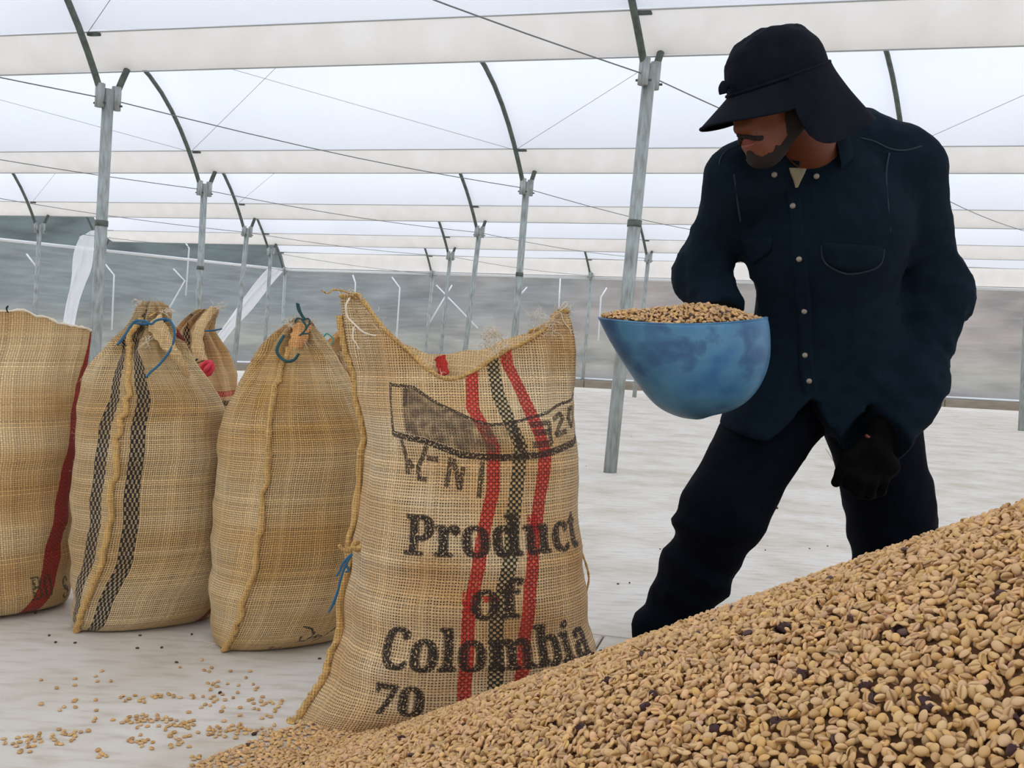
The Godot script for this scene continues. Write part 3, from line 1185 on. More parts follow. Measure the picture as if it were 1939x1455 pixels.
func make_sacks() -> void:
	var open_tile := weave_tile(101, 0.7)
	var tight := weave_tile(107, 0.8)
	for q in [["jute_plain", c8(246, 232, 210)], ["jute_cord", c8(238, 214, 166)], ["rusty_jute", c8(250, 204, 160)], ["red_jute", c8(214, 60, 60)]]:
		var jm := mat(q[0], q[1], 0.95)
		jm.albedo_texture = tight[0]
		jm.uv1_triplanar = true
		jm.uv1_scale = Vector3.ONE * 5.6
	mat("jute_fibre", c8(214, 184, 138), 0.95)
	mat("pale_thread", c8(226, 210, 186), 0.95)
	mat("blue_string", c8(38, 96, 128), 0.7)
	mat("dark_green_string", c8(26, 74, 78), 0.7)
	mat("teal_string", c8(70, 160, 142), 0.7)
	mat("dark_string", c8(40, 42, 44), 0.8)
	mat("pink_thread", c8(226, 70, 84), 0.9)
	var red := c8(206, 40, 44)
	var dk := c8(38, 50, 40)
	var navy := c8(34, 38, 62)
	var speck := noise(121, 0.11, 3)
	var wear := c8(214, 186, 140)

	# --- the printed sack
	var lv := [
		[566, 1381, 1.955, 1118, 1350, 2.14, 0.05], [576, 1366, 1.97, 1121, 1336, 2.13, 0.11], [597, 1335, 1.99, 1123, 1312, 2.12, 0.145], [618, 1300, 2.01, 1123, 1285, 2.11, 0.165],
		[637, 1250, 2.03, 1121, 1240, 2.10, 0.18], [654, 1190, 2.04, 1114, 1185, 2.10, 0.185], [670, 1100, 2.05, 1104, 1100, 2.10, 0.185], [685, 1030, 2.05, 1097, 1030, 2.10, 0.183],
		[694, 950, 2.06, 1090, 950, 2.10, 0.178], [702, 850, 2.06, 1086, 850, 2.10, 0.165], [693, 800, 2.06, 1086, 800, 2.10, 0.15], [687, 750, 2.06, 1087, 750, 2.10, 0.11],
		[682, 700, 2.06, 1087, 700, 2.10, 0.075], [676, 650, 2.06, 1083, 650, 2.10, 0.05], [670, 610, 2.06, 1076, 612, 2.10, 0.045], [663, 578, 2.06, 1068, 582, 2.10, 0.03], [660, 552, 2.06, 1062, 556, 2.10, 0.022]]
	var rim_f := [[660, 562], [676, 556], [700, 585], [722, 618], [745, 640], [772, 662], [800, 688], [832, 714], [862, 716], [890, 706], [918, 690], [945, 668], [975, 655], [1010, 640], [1036, 618], [1052, 596], [1064, 588]]
	var rim_b := [[660, 562], [676, 558], [700, 590], [740, 640], [790, 660], [812, 668], [850, 668], [890, 660], [915, 660], [935, 650], [960, 640], [1000, 630], [1036, 612], [1052, 592], [1064, 588]]
	var b := shape_sack(lv, [], 2.15, 131, rim_f, rim_b, 0.25, true, 1.0)
	var im := cloth_image(1024, 1536, 201, c8(232, 206, 168))
	var tu := 112.0
	var tv := 170.0
	print_sack(im, red, dk, speck, tu, tv)
	var m := sack_mat("printed_jute", open_tile, im, c8(255, 250, 242), tu * 2.0, tv)
	var t := sack("large open jute sack printed with black lettering and red and green stripes", b, m)
	var s: Sack = b[0]
	var rope := PackedVector3Array()
	for i in range(0, s.ni - 6): rope.append(s.seam[i] + s.seam_n[i] * 0.006)
	put("seam_cord", tube(rope, 0.0085, 0.0075, 10, 330.0, 2, 0.28), mats.jute_cord, t)
	var rp := PackedVector3Array()
	for j in range(10, s.nj - 10): rp.append(s.rim[j] + Vector3(0, 0.001, 0))
	put("rim_hem", tube(rp, 0.0045, 0.0045, 7, 250.0, 2, 0.3), mats.jute_cord, t)
	# the pale lining folded inside its mouth, and the stripe on the far lip
	var inn := PackedVector3Array()
	for k in 7:
		for j in range(26, 71):
			var f := k / 6.0
			var p: Vector3 = s.rim[j].lerp(s.rim[posmod(48 - j, 96)], f)
			p.y -= 0.012 + 0.03 * sin(PI * f) * (1.0 + 0.5 * sin(j * 0.9 + k)) - 0.012 * f
			inn.append(p)
	put("inner_lining", sheet(inn, 7, 45), mats.jute_plain, t)
	put("red_stripe_on_far_lip", ribbon(strand(s, [[833, 676, 2.098], [837, 692, 2.08], [841, 712, 2.055]], 0.0), 0.012, 0.011, 0.001), mats.red_jute, t)
	var st := begin()
	var r := RandomNumberGenerator.new()
	r.seed = 5
	for j in range(20, s.nj - 20, 2): frayed(st, s.rim[j], Vector3(0, 0.6, 0.3), 4, 0.02, r, 0.0006)
	for k in 26: frayed(st, at(r.randf_range(915, 955), r.randf_range(632, 668), 2.0), Vector3(-0.3, 0.5, 0.3), 3, 0.035, r, 0.0007)
	for k in 16: frayed(st, at(r.randf_range(1005, 1062), r.randf_range(592, 640), 2.05), Vector3(0.2, 0.4, 0.4), 3, 0.03, r, 0.0007)
	tag(put("frayed_edge", done(st), mats.pale_thread, t), "", "", "", "stuff")
	tag(put("jute_fibres", fibres(s, 900, 0.014, 11), mats.jute_fibre, t), "", "", "", "stuff")
	put("loose_twine", tube(strand(s, [[676, 566, 2.05], [662, 556, 2.05], [648, 551, 2.04], [632, 549, 2.03], [620, 556, 2.03], [608, 549, 2.02]], 0.0), 0.0028, 0.0012, 6, 300.0, 2, 0.25), mats.jute_cord, t)
	put("loose_thread", tube(strand(s, [[662, 565, 2.03], [655, 580, 2.02], [658, 600, 2.02], [672, 615, 2.01], [686, 628, 2.0], [700, 634, 2.0], [712, 636, 2.0]], 0.0), 0.0022, 0.0018, 6), mats.pale_thread, t)
	put("loose_thread", tube(strand(s, [[670, 620, 2.01], [668, 640, 2.0], [674, 650, 2.0], [680, 662, 2.0]], 0.0), 0.0018, 0.0012, 6), mats.pale_thread, t)
	put("loose_thread", tube(strand(s, [[1060, 590, 2.08], [1074, 578, 2.08], [1070, 572, 2.08], [1062, 582, 2.08]], 0.0), 0.0013, 0.0009, 5), mats.pale_thread, t)
	put("loose_thread", tube(strand(s, [[1062, 592, 2.08], [1068, 610, 2.08], [1078, 622, 2.08], [1082, 634, 2.08]], 0.0), 0.0013, 0.0009, 5), mats.pale_thread, t)
	put("hanging_twine", tube(strand(s, [[1091, 1005, 2.12], [1097, 1035, 2.11], [1110, 1070, 2.1], [1115, 1098, 2.1], [1108, 1130, 2.1]], 0.0), 0.0028, 0.002, 6, 300.0, 2, 0.25), mats.jute_cord, t)
	put("knot", tube(strand(s, [[684, 1036, 2.03], [676, 1028, 2.0], [668, 1034, 1.99], [674, 1040, 1.99], [684, 1034, 1.99], [690, 1028, 2.0], [682, 1026, 2.02]], 0.0), 0.006, 0.005, 8, 260.0, 2, 0.2), mats.jute_cord, t)
	put("knot_tail", tube(strand(s, [[674, 1034, 2.0], [660, 1042, 2.0], [648, 1040, 2.0], [641, 1032, 2.0]], 0.0), 0.0055, 0.003, 8, 260.0, 2, 0.2), mats.jute_cord, t)
	var blue := begin()
	for q in [[[666, 1050], [654, 1072], [646, 1095], [640, 1120], [632, 1145]], [[664, 1052], [650, 1066], [643, 1082], [637, 1092]], [[662, 1052], [656, 1068], [660, 1080], [654, 1084]], [[640, 1118], [628, 1150], [622, 1160]]]:
		var path := []
		for p in q: path.append([p[0], p[1], 1.98])
		tube_to(blue, strand(s, path, 0.0), 0.003, 0.0022, 6)
	put("blue_tie", done(blue), mats.blue_string, t)

	# --- the sack with two dark stripes beside its seam
	lv = [
		[144, 1192, 2.515, 398, 1162, 2.70, 0.09], [136, 1172, 2.53, 410, 1142, 2.70, 0.125], [133, 1145, 2.54, 420, 1120, 2.70, 0.145], [133, 1100, 2.55, 430, 1080, 2.69, 0.16], [138, 1000, 2.56, 438, 990, 2.68, 0.17],
		[142, 900, 2.57, 440, 895, 2.67, 0.17], [145, 850, 2.57, 438, 846, 2.67, 0.165], [149, 800, 2.58, 434, 798, 2.66, 0.155], [153, 758, 2.58, 418, 758, 2.66, 0.14], [166, 718, 2.59, 386, 720, 2.65, 0.118],
		[183, 688, 2.59, 362, 690, 2.64, 0.095], [212, 658, 2.6, 346, 660, 2.63, 0.07], [232, 638, 2.6, 337, 640, 2.62, 0.052], [244, 622, 2.6, 326, 622, 2.62, 0.04], [252, 608, 2.6, 318, 608, 2.61, 0.034],
		[259, 592, 2.6, 318, 592, 2.61, 0.034], [264, 580, 2.6, 312, 580, 2.61, 0.03], [272, 571, 2.6, 302, 572, 2.61, 0.016]]
	var seam_b := [[286, 575], [283, 605], [258, 650], [258, 700], [262, 760], [243, 870], [227, 980], [207, 1060], [170, 1120], [150, 1180], [146, 1215]]
	b = shape_sack(lv, seam_b, 2.25, 141, [], [], 0.35)
	im = cloth_image(1536, 1024, 211, c8(226, 206, 172))
	tu = 208.0
	tv = 160.0
	stripe(im, [[0.0, 0.458, 0.013], [0.25, 0.459, 0.014], [0.8, 0.462, 0.014], [1.0, 0.49, 0.008]], navy, tu, tv, 0.2, 2)
	stripe(im, [[0.0, 0.542, 0.017], [0.25, 0.541, 0.017], [0.8, 0.536, 0.015], [1.0, 0.51, 0.008]], navy, tu, tv, 0.2, 2)
	stripe(im, [[0.0, 0.83, 0.018], [1.0, 0.83, 0.018]], c8(150, 40, 38), tu, tv, 0.8)
	stroke(im, [[0.296, 0.465], [0.296, 0.565]], 0.018, c8(30, 70, 120), speck, 0.95)
	m = sack_mat("striped_jute", open_tile, im, c8(246, 240, 226), tu, tv)
	t = sack("tied jute sack with two dark blue stripes beside its seam, second from left", b, m)
	s = b[0]
	rope = PackedVector3Array()
	for i in range(1, s.ni - 14): rope.append(s.seam[i] + s.seam_n[i] * 0.004)
	put("seam_cord", tube(rope, 0.0085, 0.007, 9, 120.0, 1, 0.15), mats.jute_cord, t)
	put("tie_string", tube(strand(s, [[222, 654], [236, 636], [247, 618], [258, 608], [276, 609], [286, 614], [296, 607], [312, 604], [322, 608], [329, 622], [330, 640], [322, 664], [302, 690], [284, 706], [277, 715]], 0.045), 0.0032, 0.003, 7), mats.blue_string, t)
	put("tie_band", tube(strand(s, [[252, 610], [270, 614], [290, 613], [318, 606]], 0.006), 0.0035, 0.0035, 7), mats.blue_string, t)
	put("yellow_thread", tube(strand(s, [[282, 600], [292, 594], [298, 590]], 0.01), 0.0028, 0.002, 6), mats.jute_cord, t)
	put("flap", ribbon(strand(s, [[292, 610, 2.56], [306, 632, 2.53], [324, 662, 2.52], [344, 690, 2.53], [356, 712, 2.555]], 0.0), 0.026, 0.006, 0.004), mats.jute_plain, t)
	st = begin()
	frayed(st, at(268, 578, 2.58), Vector3(-0.8, 0.8, 0), 10, 0.03, r)
	frayed(st, at(310, 590, 2.56), Vector3(0.9, 0.0, 0), 12, 0.035, r)
	frayed(st, at(280, 640, 2.5), Vector3(-0.3, -0.9, 0.2), 8, 0.04, r)
	frayed(st, s.rows[0][0] + Vector3(0, 0.006, 0.01), Vector3(-1, 0.05, 0.2), 3, 0.045, r)
	tag(put("frayed_edge", done(st), mats.pale_thread, t), "", "", "", "stuff")
	tag(put("jute_fibres", fibres(s, 500, 0.016, 12), mats.jute_fibre, t), "", "", "", "stuff")

	# --- the plain sack with a knotted top
	lv = [
		[413, 1226, 2.415, 655, 1194, 2.60, 0.09], [404, 1206, 2.43, 668, 1174, 2.60, 0.125], [400, 1180, 2.44, 680, 1150, 2.60, 0.145], [398, 1120, 2.45, 694, 1100, 2.59, 0.165], [401, 1000, 2.46, 704, 990, 2.58, 0.175],
		[408, 900, 2.47, 706, 893, 2.57, 0.172], [413, 850, 2.47, 704, 846, 2.57, 0.165], [428, 790, 2.48, 694, 790, 2.56, 0.15], [449, 740, 2.48, 668, 742, 2.55, 0.13], [469, 702, 2.49, 645, 704, 2.54, 0.105],
		[490, 670, 2.49, 624, 672, 2.53, 0.08], [514, 642, 2.5, 606, 643, 2.52, 0.055], [536, 622, 2.5, 592, 622, 2.51, 0.036], [550, 610, 2.5, 586, 610, 2.51, 0.024], [560, 603, 2.5, 580, 603, 2.51, 0.012]]
	var seam_d := [[556, 600], [548, 650], [541, 690], [522, 760], [517, 850], [497, 960], [482, 1050], [455, 1130], [425, 1200], [416, 1250]]
	b = shape_sack(lv, seam_d, 2.25, 151, [], [], 0.3)
	im = cloth_image(1024, 1024, 221, c8(230, 206, 160), 1.0)
	var scrawl := c8(52, 54, 66)
	for q in [[[0.645, 0.095], [0.667, 0.085], [0.677, 0.07]], [[0.655, 0.062], [0.663, 0.045], [0.677, 0.042], [0.683, 0.06], [0.679, 0.075]], [[0.683, 0.05], [0.697, 0.06], [0.693, 0.045], [0.705, 0.055], [0.715, 0.05]], [[0.700, 0.03], [0.730, 0.075]]]:
		stroke(im, q, 0.0045, scrawl, speck, 0.85)
	lettering(im, "3o", 0.60, 0.64, 0.004, 0.022, scrawl, speck, 0.7, "Droid Sans")
	stripe(im, [[0.0, 0.85, 0.02], [1.0, 0.85, 0.02]], c8(176, 50, 44), tu, tv, 0.75)
	m = sack_mat("plain_jute", open_tile, im, c8(248, 238, 218), tu, tv)
	t = sack("plain tan jute sack with stitched seam and dark green knotted top, third from left", b, m)
	s = b[0]
	rope = PackedVector3Array()
	for i in range(1, s.ni - 18): rope.append(s.seam[i] + s.seam_n[i] * 0.003)
	put("seam_cord", tube(rope, 0.0075, 0.007, 9, 260.0, 2, 0.22), mats.jute_cord, t)
	put("tie_string", tube(strand(s, [[538, 636], [529, 650], [524, 664], [530, 676], [542, 684], [556, 682], [566, 670]], 0.012), 0.004, 0.0035, 7), mats.dark_green_string, t)
	st = begin()
	for q in [[[562, 574], [564, 586], [572, 600], [578, 606]], [[565, 575], [570, 592], [578, 604]], [[574, 606], [584, 604], [586, 612], [578, 626]], [[572, 606], [580, 620], [572, 632], [566, 636]], [[572, 632], [580, 632], [584, 632]], [[558, 610], [564, 603], [574, 606]]]:
		var path := []
		for p in q: path.append([p[0], p[1], 2.44])
		tube_to(st, strand(s, path, 0.0), 0.0026, 0.002, 6)
	put("knot_string", done(st), mats.dark_green_string, t)
	put("rusty_bunch", ribbon(strand(s, [[572, 618, 2.47], [566, 640, 2.45], [556, 660, 2.44], [546, 682, 2.45]], 0.0), 0.024, 0.012, 0.008), mats.rusty_jute, t)
	st = begin()
	frayed(st, at(552, 618, 2.46), Vector3(-0.4, 0.5, 0.4), 14, 0.03, r)
	frayed(st, at(572, 640, 2.46), Vector3(0.2, -0.6, 0.5), 10, 0.03, r)
	frayed(st, s.rows[0][0] + Vector3(0, 0.006, 0.01), Vector3(-1, 0.12, 0.2), 4, 0.05, r)
	tag(put("frayed_edge", done(st), mats.pale_thread, t), "", "", "", "stuff")
	tag(put("jute_fibres", fibres(s, 500, 0.016, 13), mats.jute_fibre, t), "", "", "", "stuff")

	# --- the sack cut by the left edge of the picture
	lv = [
		[-240, 1184, 2.5, 122, 1142, 2.77, 0.11], [-248, 1160, 2.51, 130, 1122, 2.77, 0.15], [-250, 1120, 2.52, 134, 1090, 2.77, 0.175], [-250, 1000, 2.54, 142, 980, 2.76, 0.185], [-248, 900, 2.56, 148, 890, 2.76, 0.18],
		[-244, 850, 2.56, 152, 845, 2.76, 0.17], [-240, 790, 2.58, 152, 790, 2.76, 0.14], [-236, 740, 2.6, 154, 740, 2.76, 0.105], [-232, 690, 2.62, 162, 690, 2.75, 0.07], [-228, 650, 2.63, 172, 650, 2.75, 0.045], [-226, 610, 2.64, 176, 612, 2.74, 0.03], [-226, 570, 2.64, 176, 576, 2.74, 0.026]]
	var rim_a := [[-230, 600], [-100, 596], [-20, 586], [10, 590], [30, 587], [48, 586], [60, 592], [68, 597], [88, 599], [102, 606], [106, 611], [128, 614], [150, 619], [166, 621], [178, 628]]
	b = shape_sack(lv, [], 2.2, 161, rim_a, rim_a, 0.2)
	im = cloth_image(1024, 768, 231, c8(226, 204, 170), 1.0)
	stripe(im, [[0.0, 0.83, 0.02], [0.12, 0.885, 0.02], [0.3, 0.915, 0.02], [0.6, 0.955, 0.02], [0.8, 0.985, 0.02], [1.0, 0.99, 0.014]], c8(176, 34, 34), tu, tv, 0.75)
	lettering(im, "B0", 0.845, 0.895, 0.075, 0.075, c8(72, 88, 84), speck, 0.75)
	lettering(im, "S", 0.925, 0.95, 0.05, 0.075, c8(60, 76, 72), speck, 0.75)
	m = sack_mat("edge_jute", tight, im, c8(246, 238, 222), tu, tv)
	t = sack("broad folded-top jute sack with a red edge stripe, cut by the picture's left edge", b, m)
	s = b[0]
	rp = PackedVector3Array()
	for j in range(26, s.nj - 26): rp.append(s.rim[j])
	put("rim_hem", tube(rp, 0.0035, 0.0035, 6, 250.0, 2, 0.3), mats.pale_thread, t)
	put("dark_tag", tube(strand(s, [[12, 586, 2.6], [15, 580, 2.6], [12, 584, 2.59], [15, 592, 2.59]], 0.0), 0.002, 0.002, 6), mats.dark_string, t)
	tag(put("jute_fibres", fibres(s, 350, 0.014, 14), mats.jute_fibre, t), "", "", "", "stuff")

	# --- two sacks behind, mostly hidden
	lv = [
		[296, 1096, 3.08, 478, 1090, 3.14, 0.12], [288, 1040, 3.08, 486, 1036, 3.14, 0.16], [286, 900, 3.1, 484, 896, 3.14, 0.165], [292, 800, 3.1, 468, 798, 3.14, 0.15], [306, 745, 3.1, 448, 744, 3.13, 0.12],
		[320, 705, 3.1, 438, 704, 3.12, 0.09], [330, 672, 3.1, 424, 672, 3.12, 0.065], [334, 648, 3.1, 410, 648, 3.12, 0.045], [338, 628, 3.1, 400, 626, 3.11, 0.034], [348, 612, 3.1, 404, 610, 3.11, 0.028], [362, 598, 3.1, 409, 596, 3.11, 0.024], [378, 586, 3.1, 411, 584, 3.11, 0.016]]
	b = shape_sack(lv, [[372, 590], [362, 640], [366, 690], [372, 760], [380, 1100]], 2.2, 171, [], [], 0.5)
	im = cloth_image(768, 768, 241, c8(232, 206, 176))
	stripe(im, [[0.0, 0.47, 0.02], [1.0, 0.48, 0.016]], navy, tu, tv, 0.06, 2)
	for q in [[0.655, 0.675, c8(220, 70, 76)], [0.625, 0.643, c8(52, 66, 58)], [0.594, 0.612, c8(220, 70, 76)]]:
		for y in range(int(q[0] * 768), int(q[1] * 768)):
			for x in range(400, 700):
				if (int(x / 4.0) + int(y / 5.3)) % 2 == 0: ink(im, x, y, q[2], 0.9)
				else: ink(im, x, y, q[2], 0.3)
	m = sack_mat("behind_jute", tight, im, c8(246, 232, 212), tu, tv)
	t = sack("jute sack with twisted top and pink knot, half hidden behind the blue striped sack", b, m)
	s = b[0]
	put("pink_knot", tube(strand(s, [[380, 704, 2.94], [384, 692, 2.93], [394, 686, 2.93], [402, 694, 2.93], [397, 706, 2.93], [386, 710, 2.93], [392, 698, 2.92], [402, 688, 2.93]], 0.0), 0.008, 0.007, 8, 200.0, 3, 0.25), mats.pink_thread, t)
	put("dark_tie", tube(strand(s, [[338, 676, 2.99], [350, 686, 2.97], [362, 688, 2.97], [374, 680, 2.98]], 0.0), 0.003, 0.003, 6), mats.dark_string, t)
	put("blue_tie", tube(strand(s, [[388, 627, 3.02], [404, 626, 3.01], [420, 623, 3.0]], 0.0), 0.003, 0.0025, 6), mats.blue_string, t)
	put("twisted_fold", ribbon(strand(s, [[406, 584, 3.07], [390, 602, 3.05], [378, 622, 3.03], [374, 650, 3.01], [380, 686, 2.99]], 0.0), 0.012, 0.02, 0.005), mats.jute_plain, t)
	st = begin()
	frayed(st, at(404, 584, 3.06), Vector3(0.6, 0.2, 0.3), 16, 0.04, r)
	tag(put("frayed_edge", done(st), mats.pale_thread, t), "", "", "", "stuff")
	tag(put("jute_fibres", fibres(s, 160, 0.016, 15, true), mats.jute_fibre, t), "", "", "", "stuff")

	lv = [
		[612, 1142, 2.88, 806, 1134, 2.92, 0.12], [604, 1080, 2.88, 812, 1076, 2.92, 0.15], [602, 900, 2.9, 812, 896, 2.92, 0.155], [602, 800, 2.9, 806, 798, 2.92, 0.13], [603, 750, 2.9, 794, 750, 2.92, 0.105], [605, 712, 2.9, 772, 714, 2.92, 0.08],
		[612, 682, 2.9, 744, 684, 2.92, 0.06], [622, 658, 2.9, 722, 660, 2.91, 0.042], [636, 638, 2.9, 708, 640, 2.91, 0.03], [652, 624, 2.9, 698, 624, 2.91, 0.02], [664, 614, 2.9, 690, 614, 2.91, 0.012]]
	b = shape_sack(lv, [[640, 620], [618, 690], [612, 800]], 2.2, 181, [], [], 0.45)
	im = cloth_image(512, 512, 251, c8(226, 186, 130), 1.1)
	for y in range(318, 332):
		for x in range(256, 420):
			ink(im, x, y, c8(214, 72, 72), 0.85 if (int(x / 2.7) + int(y / 3.5)) % 2 == 0 else 0.3)
	m = sack_mat("hidden_jute", tight, im, c8(250, 234, 208), tu, tv)
	t = sack("tan jute sack with a teal tie, squeezed behind the plain and printed sacks", b, m)
	s = b[0]
	st = begin()
	for q in [[[612, 640], [618, 632], [626, 636], [632, 644], [628, 652], [618, 660], [612, 668], [614, 652], [620, 644]], [[600, 664], [606, 670], [612, 662], [604, 674], [614, 680]], [[598, 672], [608, 678], [614, 672]]]:
		var path := []
		for p in q: path.append([p[0], p[1], 2.82])
		tube_to(st, strand(s, path, 0.0), 0.0022, 0.0018, 6)
	put("teal_tie", done(st), mats.teal_string, t)
	put("folded_hem", tube(strand(s, [[668, 613, 2.86], [652, 624, 2.85], [636, 638, 2.84], [624, 658, 2.83], [612, 690, 2.82]], 0.0), 0.009, 0.006, 9, 110.0, 2, 0.15), mats.rusty_jute, t)
	st = begin()
	for k in 10: frayed(st, at(r.randf_range(640, 668), r.randf_range(640, 730), 2.83), Vector3(0.5, -0.2, 0.5), 4, 0.03, r)
	tag(put("frayed_edge", done(st), mats.pale_thread, t), "", "", "", "stuff")

# the woven stripes and the stencilled print on the front of the large sack; places are shares of its front, from its seam and its foot
func print_sack(im: Image, red: Color, dk: Color, speck: FastNoiseLite, tu: float, tv: float) -> void:
	var black := c8(62, 55, 52)
	# stripes, woven in
	stripe(im, [[0.0, 0.49, 0.017], [0.18, 0.492, 0.017], [0.32, 0.496, 0.018], [0.45, 0.52, 0.019], [0.57, 0.565, 0.02], [0.66, 0.566, 0.02], [0.74, 0.515, 0.02], [0.80, 0.52, 0.019], [1.0, 0.55, 0.016]], red, tu, tv, 0.55)
	stripe(im, [[0.0, 0.57, 0.02], [0.2, 0.57, 0.02], [0.32, 0.572, 0.021], [0.455, 0.614, 0.022], [0.57, 0.638, 0.022], [0.656, 0.655, 0.022], [0.77, 0.60, 0.021], [0.82, 0.593, 0.019], [1.0, 0.59, 0.016]], dk, tu, tv, 0.12)
	stripe(im, [[0.0, 0.63, 0.017], [0.21, 0.638, 0.018], [0.316, 0.66, 0.019], [0.442, 0.682, 0.02], [0.566, 0.722, 0.022], [0.646, 0.742, 0.024], [0.77, 0.682, 0.021], [0.84, 0.639, 0.02], [1.0, 0.635, 0.016]], red, tu, tv, 0.55)
	# patches where the red dye ran
	var dye := noise(123, 0.05, 3)
	for q in [[0.498, 0.36, 0.02, 0.022], [0.69, 0.505, 0.018, 0.02], [0.55, 0.365, 0.03, 0.006]]:
		for y in range(int((q[1] - q[3]) * 1536), int((q[1] + q[3]) * 1536)):
			for x in range(int((q[0] - q[2]) * 1024), int((q[0] + q[2]) * 1024)):
				if dye.get_noise_2d(x, y) > -0.25: ink(im, x, y, red, 0.7)
	# the words
	lettering(im, "Product", 0.298, 0.885, 0.445, 0.082, black, speck, 0.62, "Droid Serif", 0.0, 5.0)
	lettering(im, "of", 0.505, 0.65, 0.325, 0.078, black, speck, 0.62, "Droid Serif", 0.0, 5.0)
	lettering(im, "Colombia", 0.262, 0.885, 0.222, 0.084, black, speck, 0.62, "Droid Serif", 0.0, 5.0)
	lettering(im, "70", 0.262, 0.392, 0.128, 0.062, black, speck, 0.62, "Droid Serif", 0.0, 5.0)
	# the cut-off stencil above: a banner of two panels, one filled
	var w := 1024.0
	var h := 1536.0
	var top := [[0.244, 0.792], [0.327, 0.786], [0.416, 0.747], [0.516, 0.712], [0.569, 0.701], [0.639, 0.706], [0.745, 0.724], [0.86, 0.748], [0.997, 0.772]]
	var low := [[0.224, 0.678], [0.349, 0.666], [0.464, 0.640], [0.593, 0.635], [0.724, 0.638], [0.881, 0.653], [0.997, 0.675]]
	var soft := noise(127, 0.02, 4)
	for y in range(int(0.645 * h), int(0.782 * h)):
		for x in range(int(0.29 * w), int(0.63 * w)):
			var u := x / w
			var v := y / h
			var lo := 0.0
			var hi := 0.0
			for k in low.size() - 1:
				if u >= low[k][0] and u < low[k + 1][0]: lo = lerpf(low[k][1], low[k + 1][1], inverse_lerp(low[k][0], low[k + 1][0], u))
			for k in top.size() - 1:
				if u >= top[k][0] and u < top[k + 1][0]: hi = lerpf(top[k][1], top[k + 1][1], inverse_lerp(top[k][0], top[k + 1][0], u))
			if v > lo + 0.008 and v < hi - 0.004:
				ink(im, x, y, c8(112, 104, 100), clampf(0.62 + soft.get_noise_2d(x, y) * 0.55, 0.12, 0.85) * (1.0 if u < 0.57 else 0.45))
	stroke(im, top, 0.011, black, speck, 0.85)
	stroke(im, low, 0.02, black, speck, 0.92)
	stroke(im, [[0.244, 0.795], [0.236, 0.74], [0.226, 0.675]], 0.015, black, speck, 0.85)
	stroke(im, [[0.303, 0.785], [0.296, 0.745]], 0.013, black, speck, 0.6)
	stroke(im, [[0.640, 0.708], [0.648, 0.67], [0.662, 0.634]], 0.02, black, speck, 0.92)
	for q in [[[0.70, 0.701], [0.765, 0.704]], [[0.71, 0.682], [0.765, 0.684]], [[0.70, 0.657], [0.77, 0.66]], [[0.765, 0.704], [0.772, 0.66]], [[0.79, 0.71], [0.84, 0.722], [0.85, 0.712], [0.80, 0.675], [0.86, 0.68]], [[0.885, 0.735], [0.905, 0.738], [0.915, 0.705], [0.89, 0.69], [0.878, 0.71], [0.885, 0.735]]]:
		stroke(im, q, 0.019, black, speck, 0.7)
	# the tops of a line of letters cut off below the banner
	for q in [[[0.262, 0.664], [0.283, 0.60]], [[0.283, 0.625], [0.298, 0.612]], [[0.352, 0.655], [0.318, 0.615], [0.325, 0.592], [0.35, 0.59]], [[0.35, 0.632], [0.385, 0.63]], [[0.43, 0.632], [0.418, 0.58]], [[0.44, 0.63], [0.46, 0.575]], [[0.47, 0.615], [0.462, 0.575]], [[0.53, 0.625], [0.522, 0.56]]]:
		stroke(im, q, 0.016, black, speck, 0.75)

# ================================================================ coffee
const HEAP := [0.865, 0.932, 0.811, 0.549, 0.017]     # middle x, middle depth, height, slope, foot

func heap_y(x: float, z: float) -> float:
	var r := Vector2(x - HEAP[0], -z - HEAP[1]).length()
	var y: float = HEAP[2] - HEAP[3] * sqrt(r * r + 0.0144)
	return HEAP[4] * log(1.0 + exp(y / HEAP[4])) - 0.004

# a bean: one side round, the other flatter with a crease; kind 0 bean, 1 pea shape, 2 open husk
func bean_mesh(kind: int, fine: bool) -> ArrayMesh:
	var ni := 9 if fine else 7
	var nj := 17 if fine else 13
	var pts := PackedVector3Array()
	var cols := PackedColorArray()
	for i in ni:
		var th := PI * i / (ni - 1.0)
		for j in nj:
			var ph := TAU * (j % (nj - 1)) / (nj - 1.0)
			var p := Vector3(cos(th), sin(th) * sin(ph), sin(th) * cos(ph))   # x long, y up, z wide
			var c := Color(1, 1, 1)
			if kind == 0:
				if p.y < 0: p.y *= 0.45
				var dip := exp(-pow(p.z / 0.13, 2.0)) if p.y < 0.0 else 0.0
				p.y += 0.22 * dip
				c = c.lerp(Color(0.42, 0.28, 0.16), dip * 0.85)
				p *= Vector3(0.0053, 0.0033, 0.0041)
			elif kind == 1:
				var dip := exp(-pow(p.z / 0.12, 2.0)) if p.y < 0.0 else 0.0
				p.y += 0.14 * dip
				c = c.lerp(Color(0.42, 0.28, 0.16), dip * 0.8)
				p *= Vector3(0.0052, 0.0035, 0.0036)
			else:
				if p.y > 0: p.y *= -0.6
				p.y += 0.3 * p.z * p.z + 0.25 * p.x * p.x
				p *= Vector3(0.0056, 0.0036, 0.0045)
				c = Color(1.05, 1.0, 0.9)
			pts.append(p)
			cols.append(c)
	var m := sheet(pts, ni, nj, PackedVector2Array(), PackedVector2Array(), true, true)
	var arr := m.surface_get_arrays(0)
	arr[Mesh.ARRAY_COLOR] = cols
	var out := ArrayMesh.new()
	out.add_surface_from_arrays(Mesh.PRIMITIVE_TRIANGLES, arr)
	return out

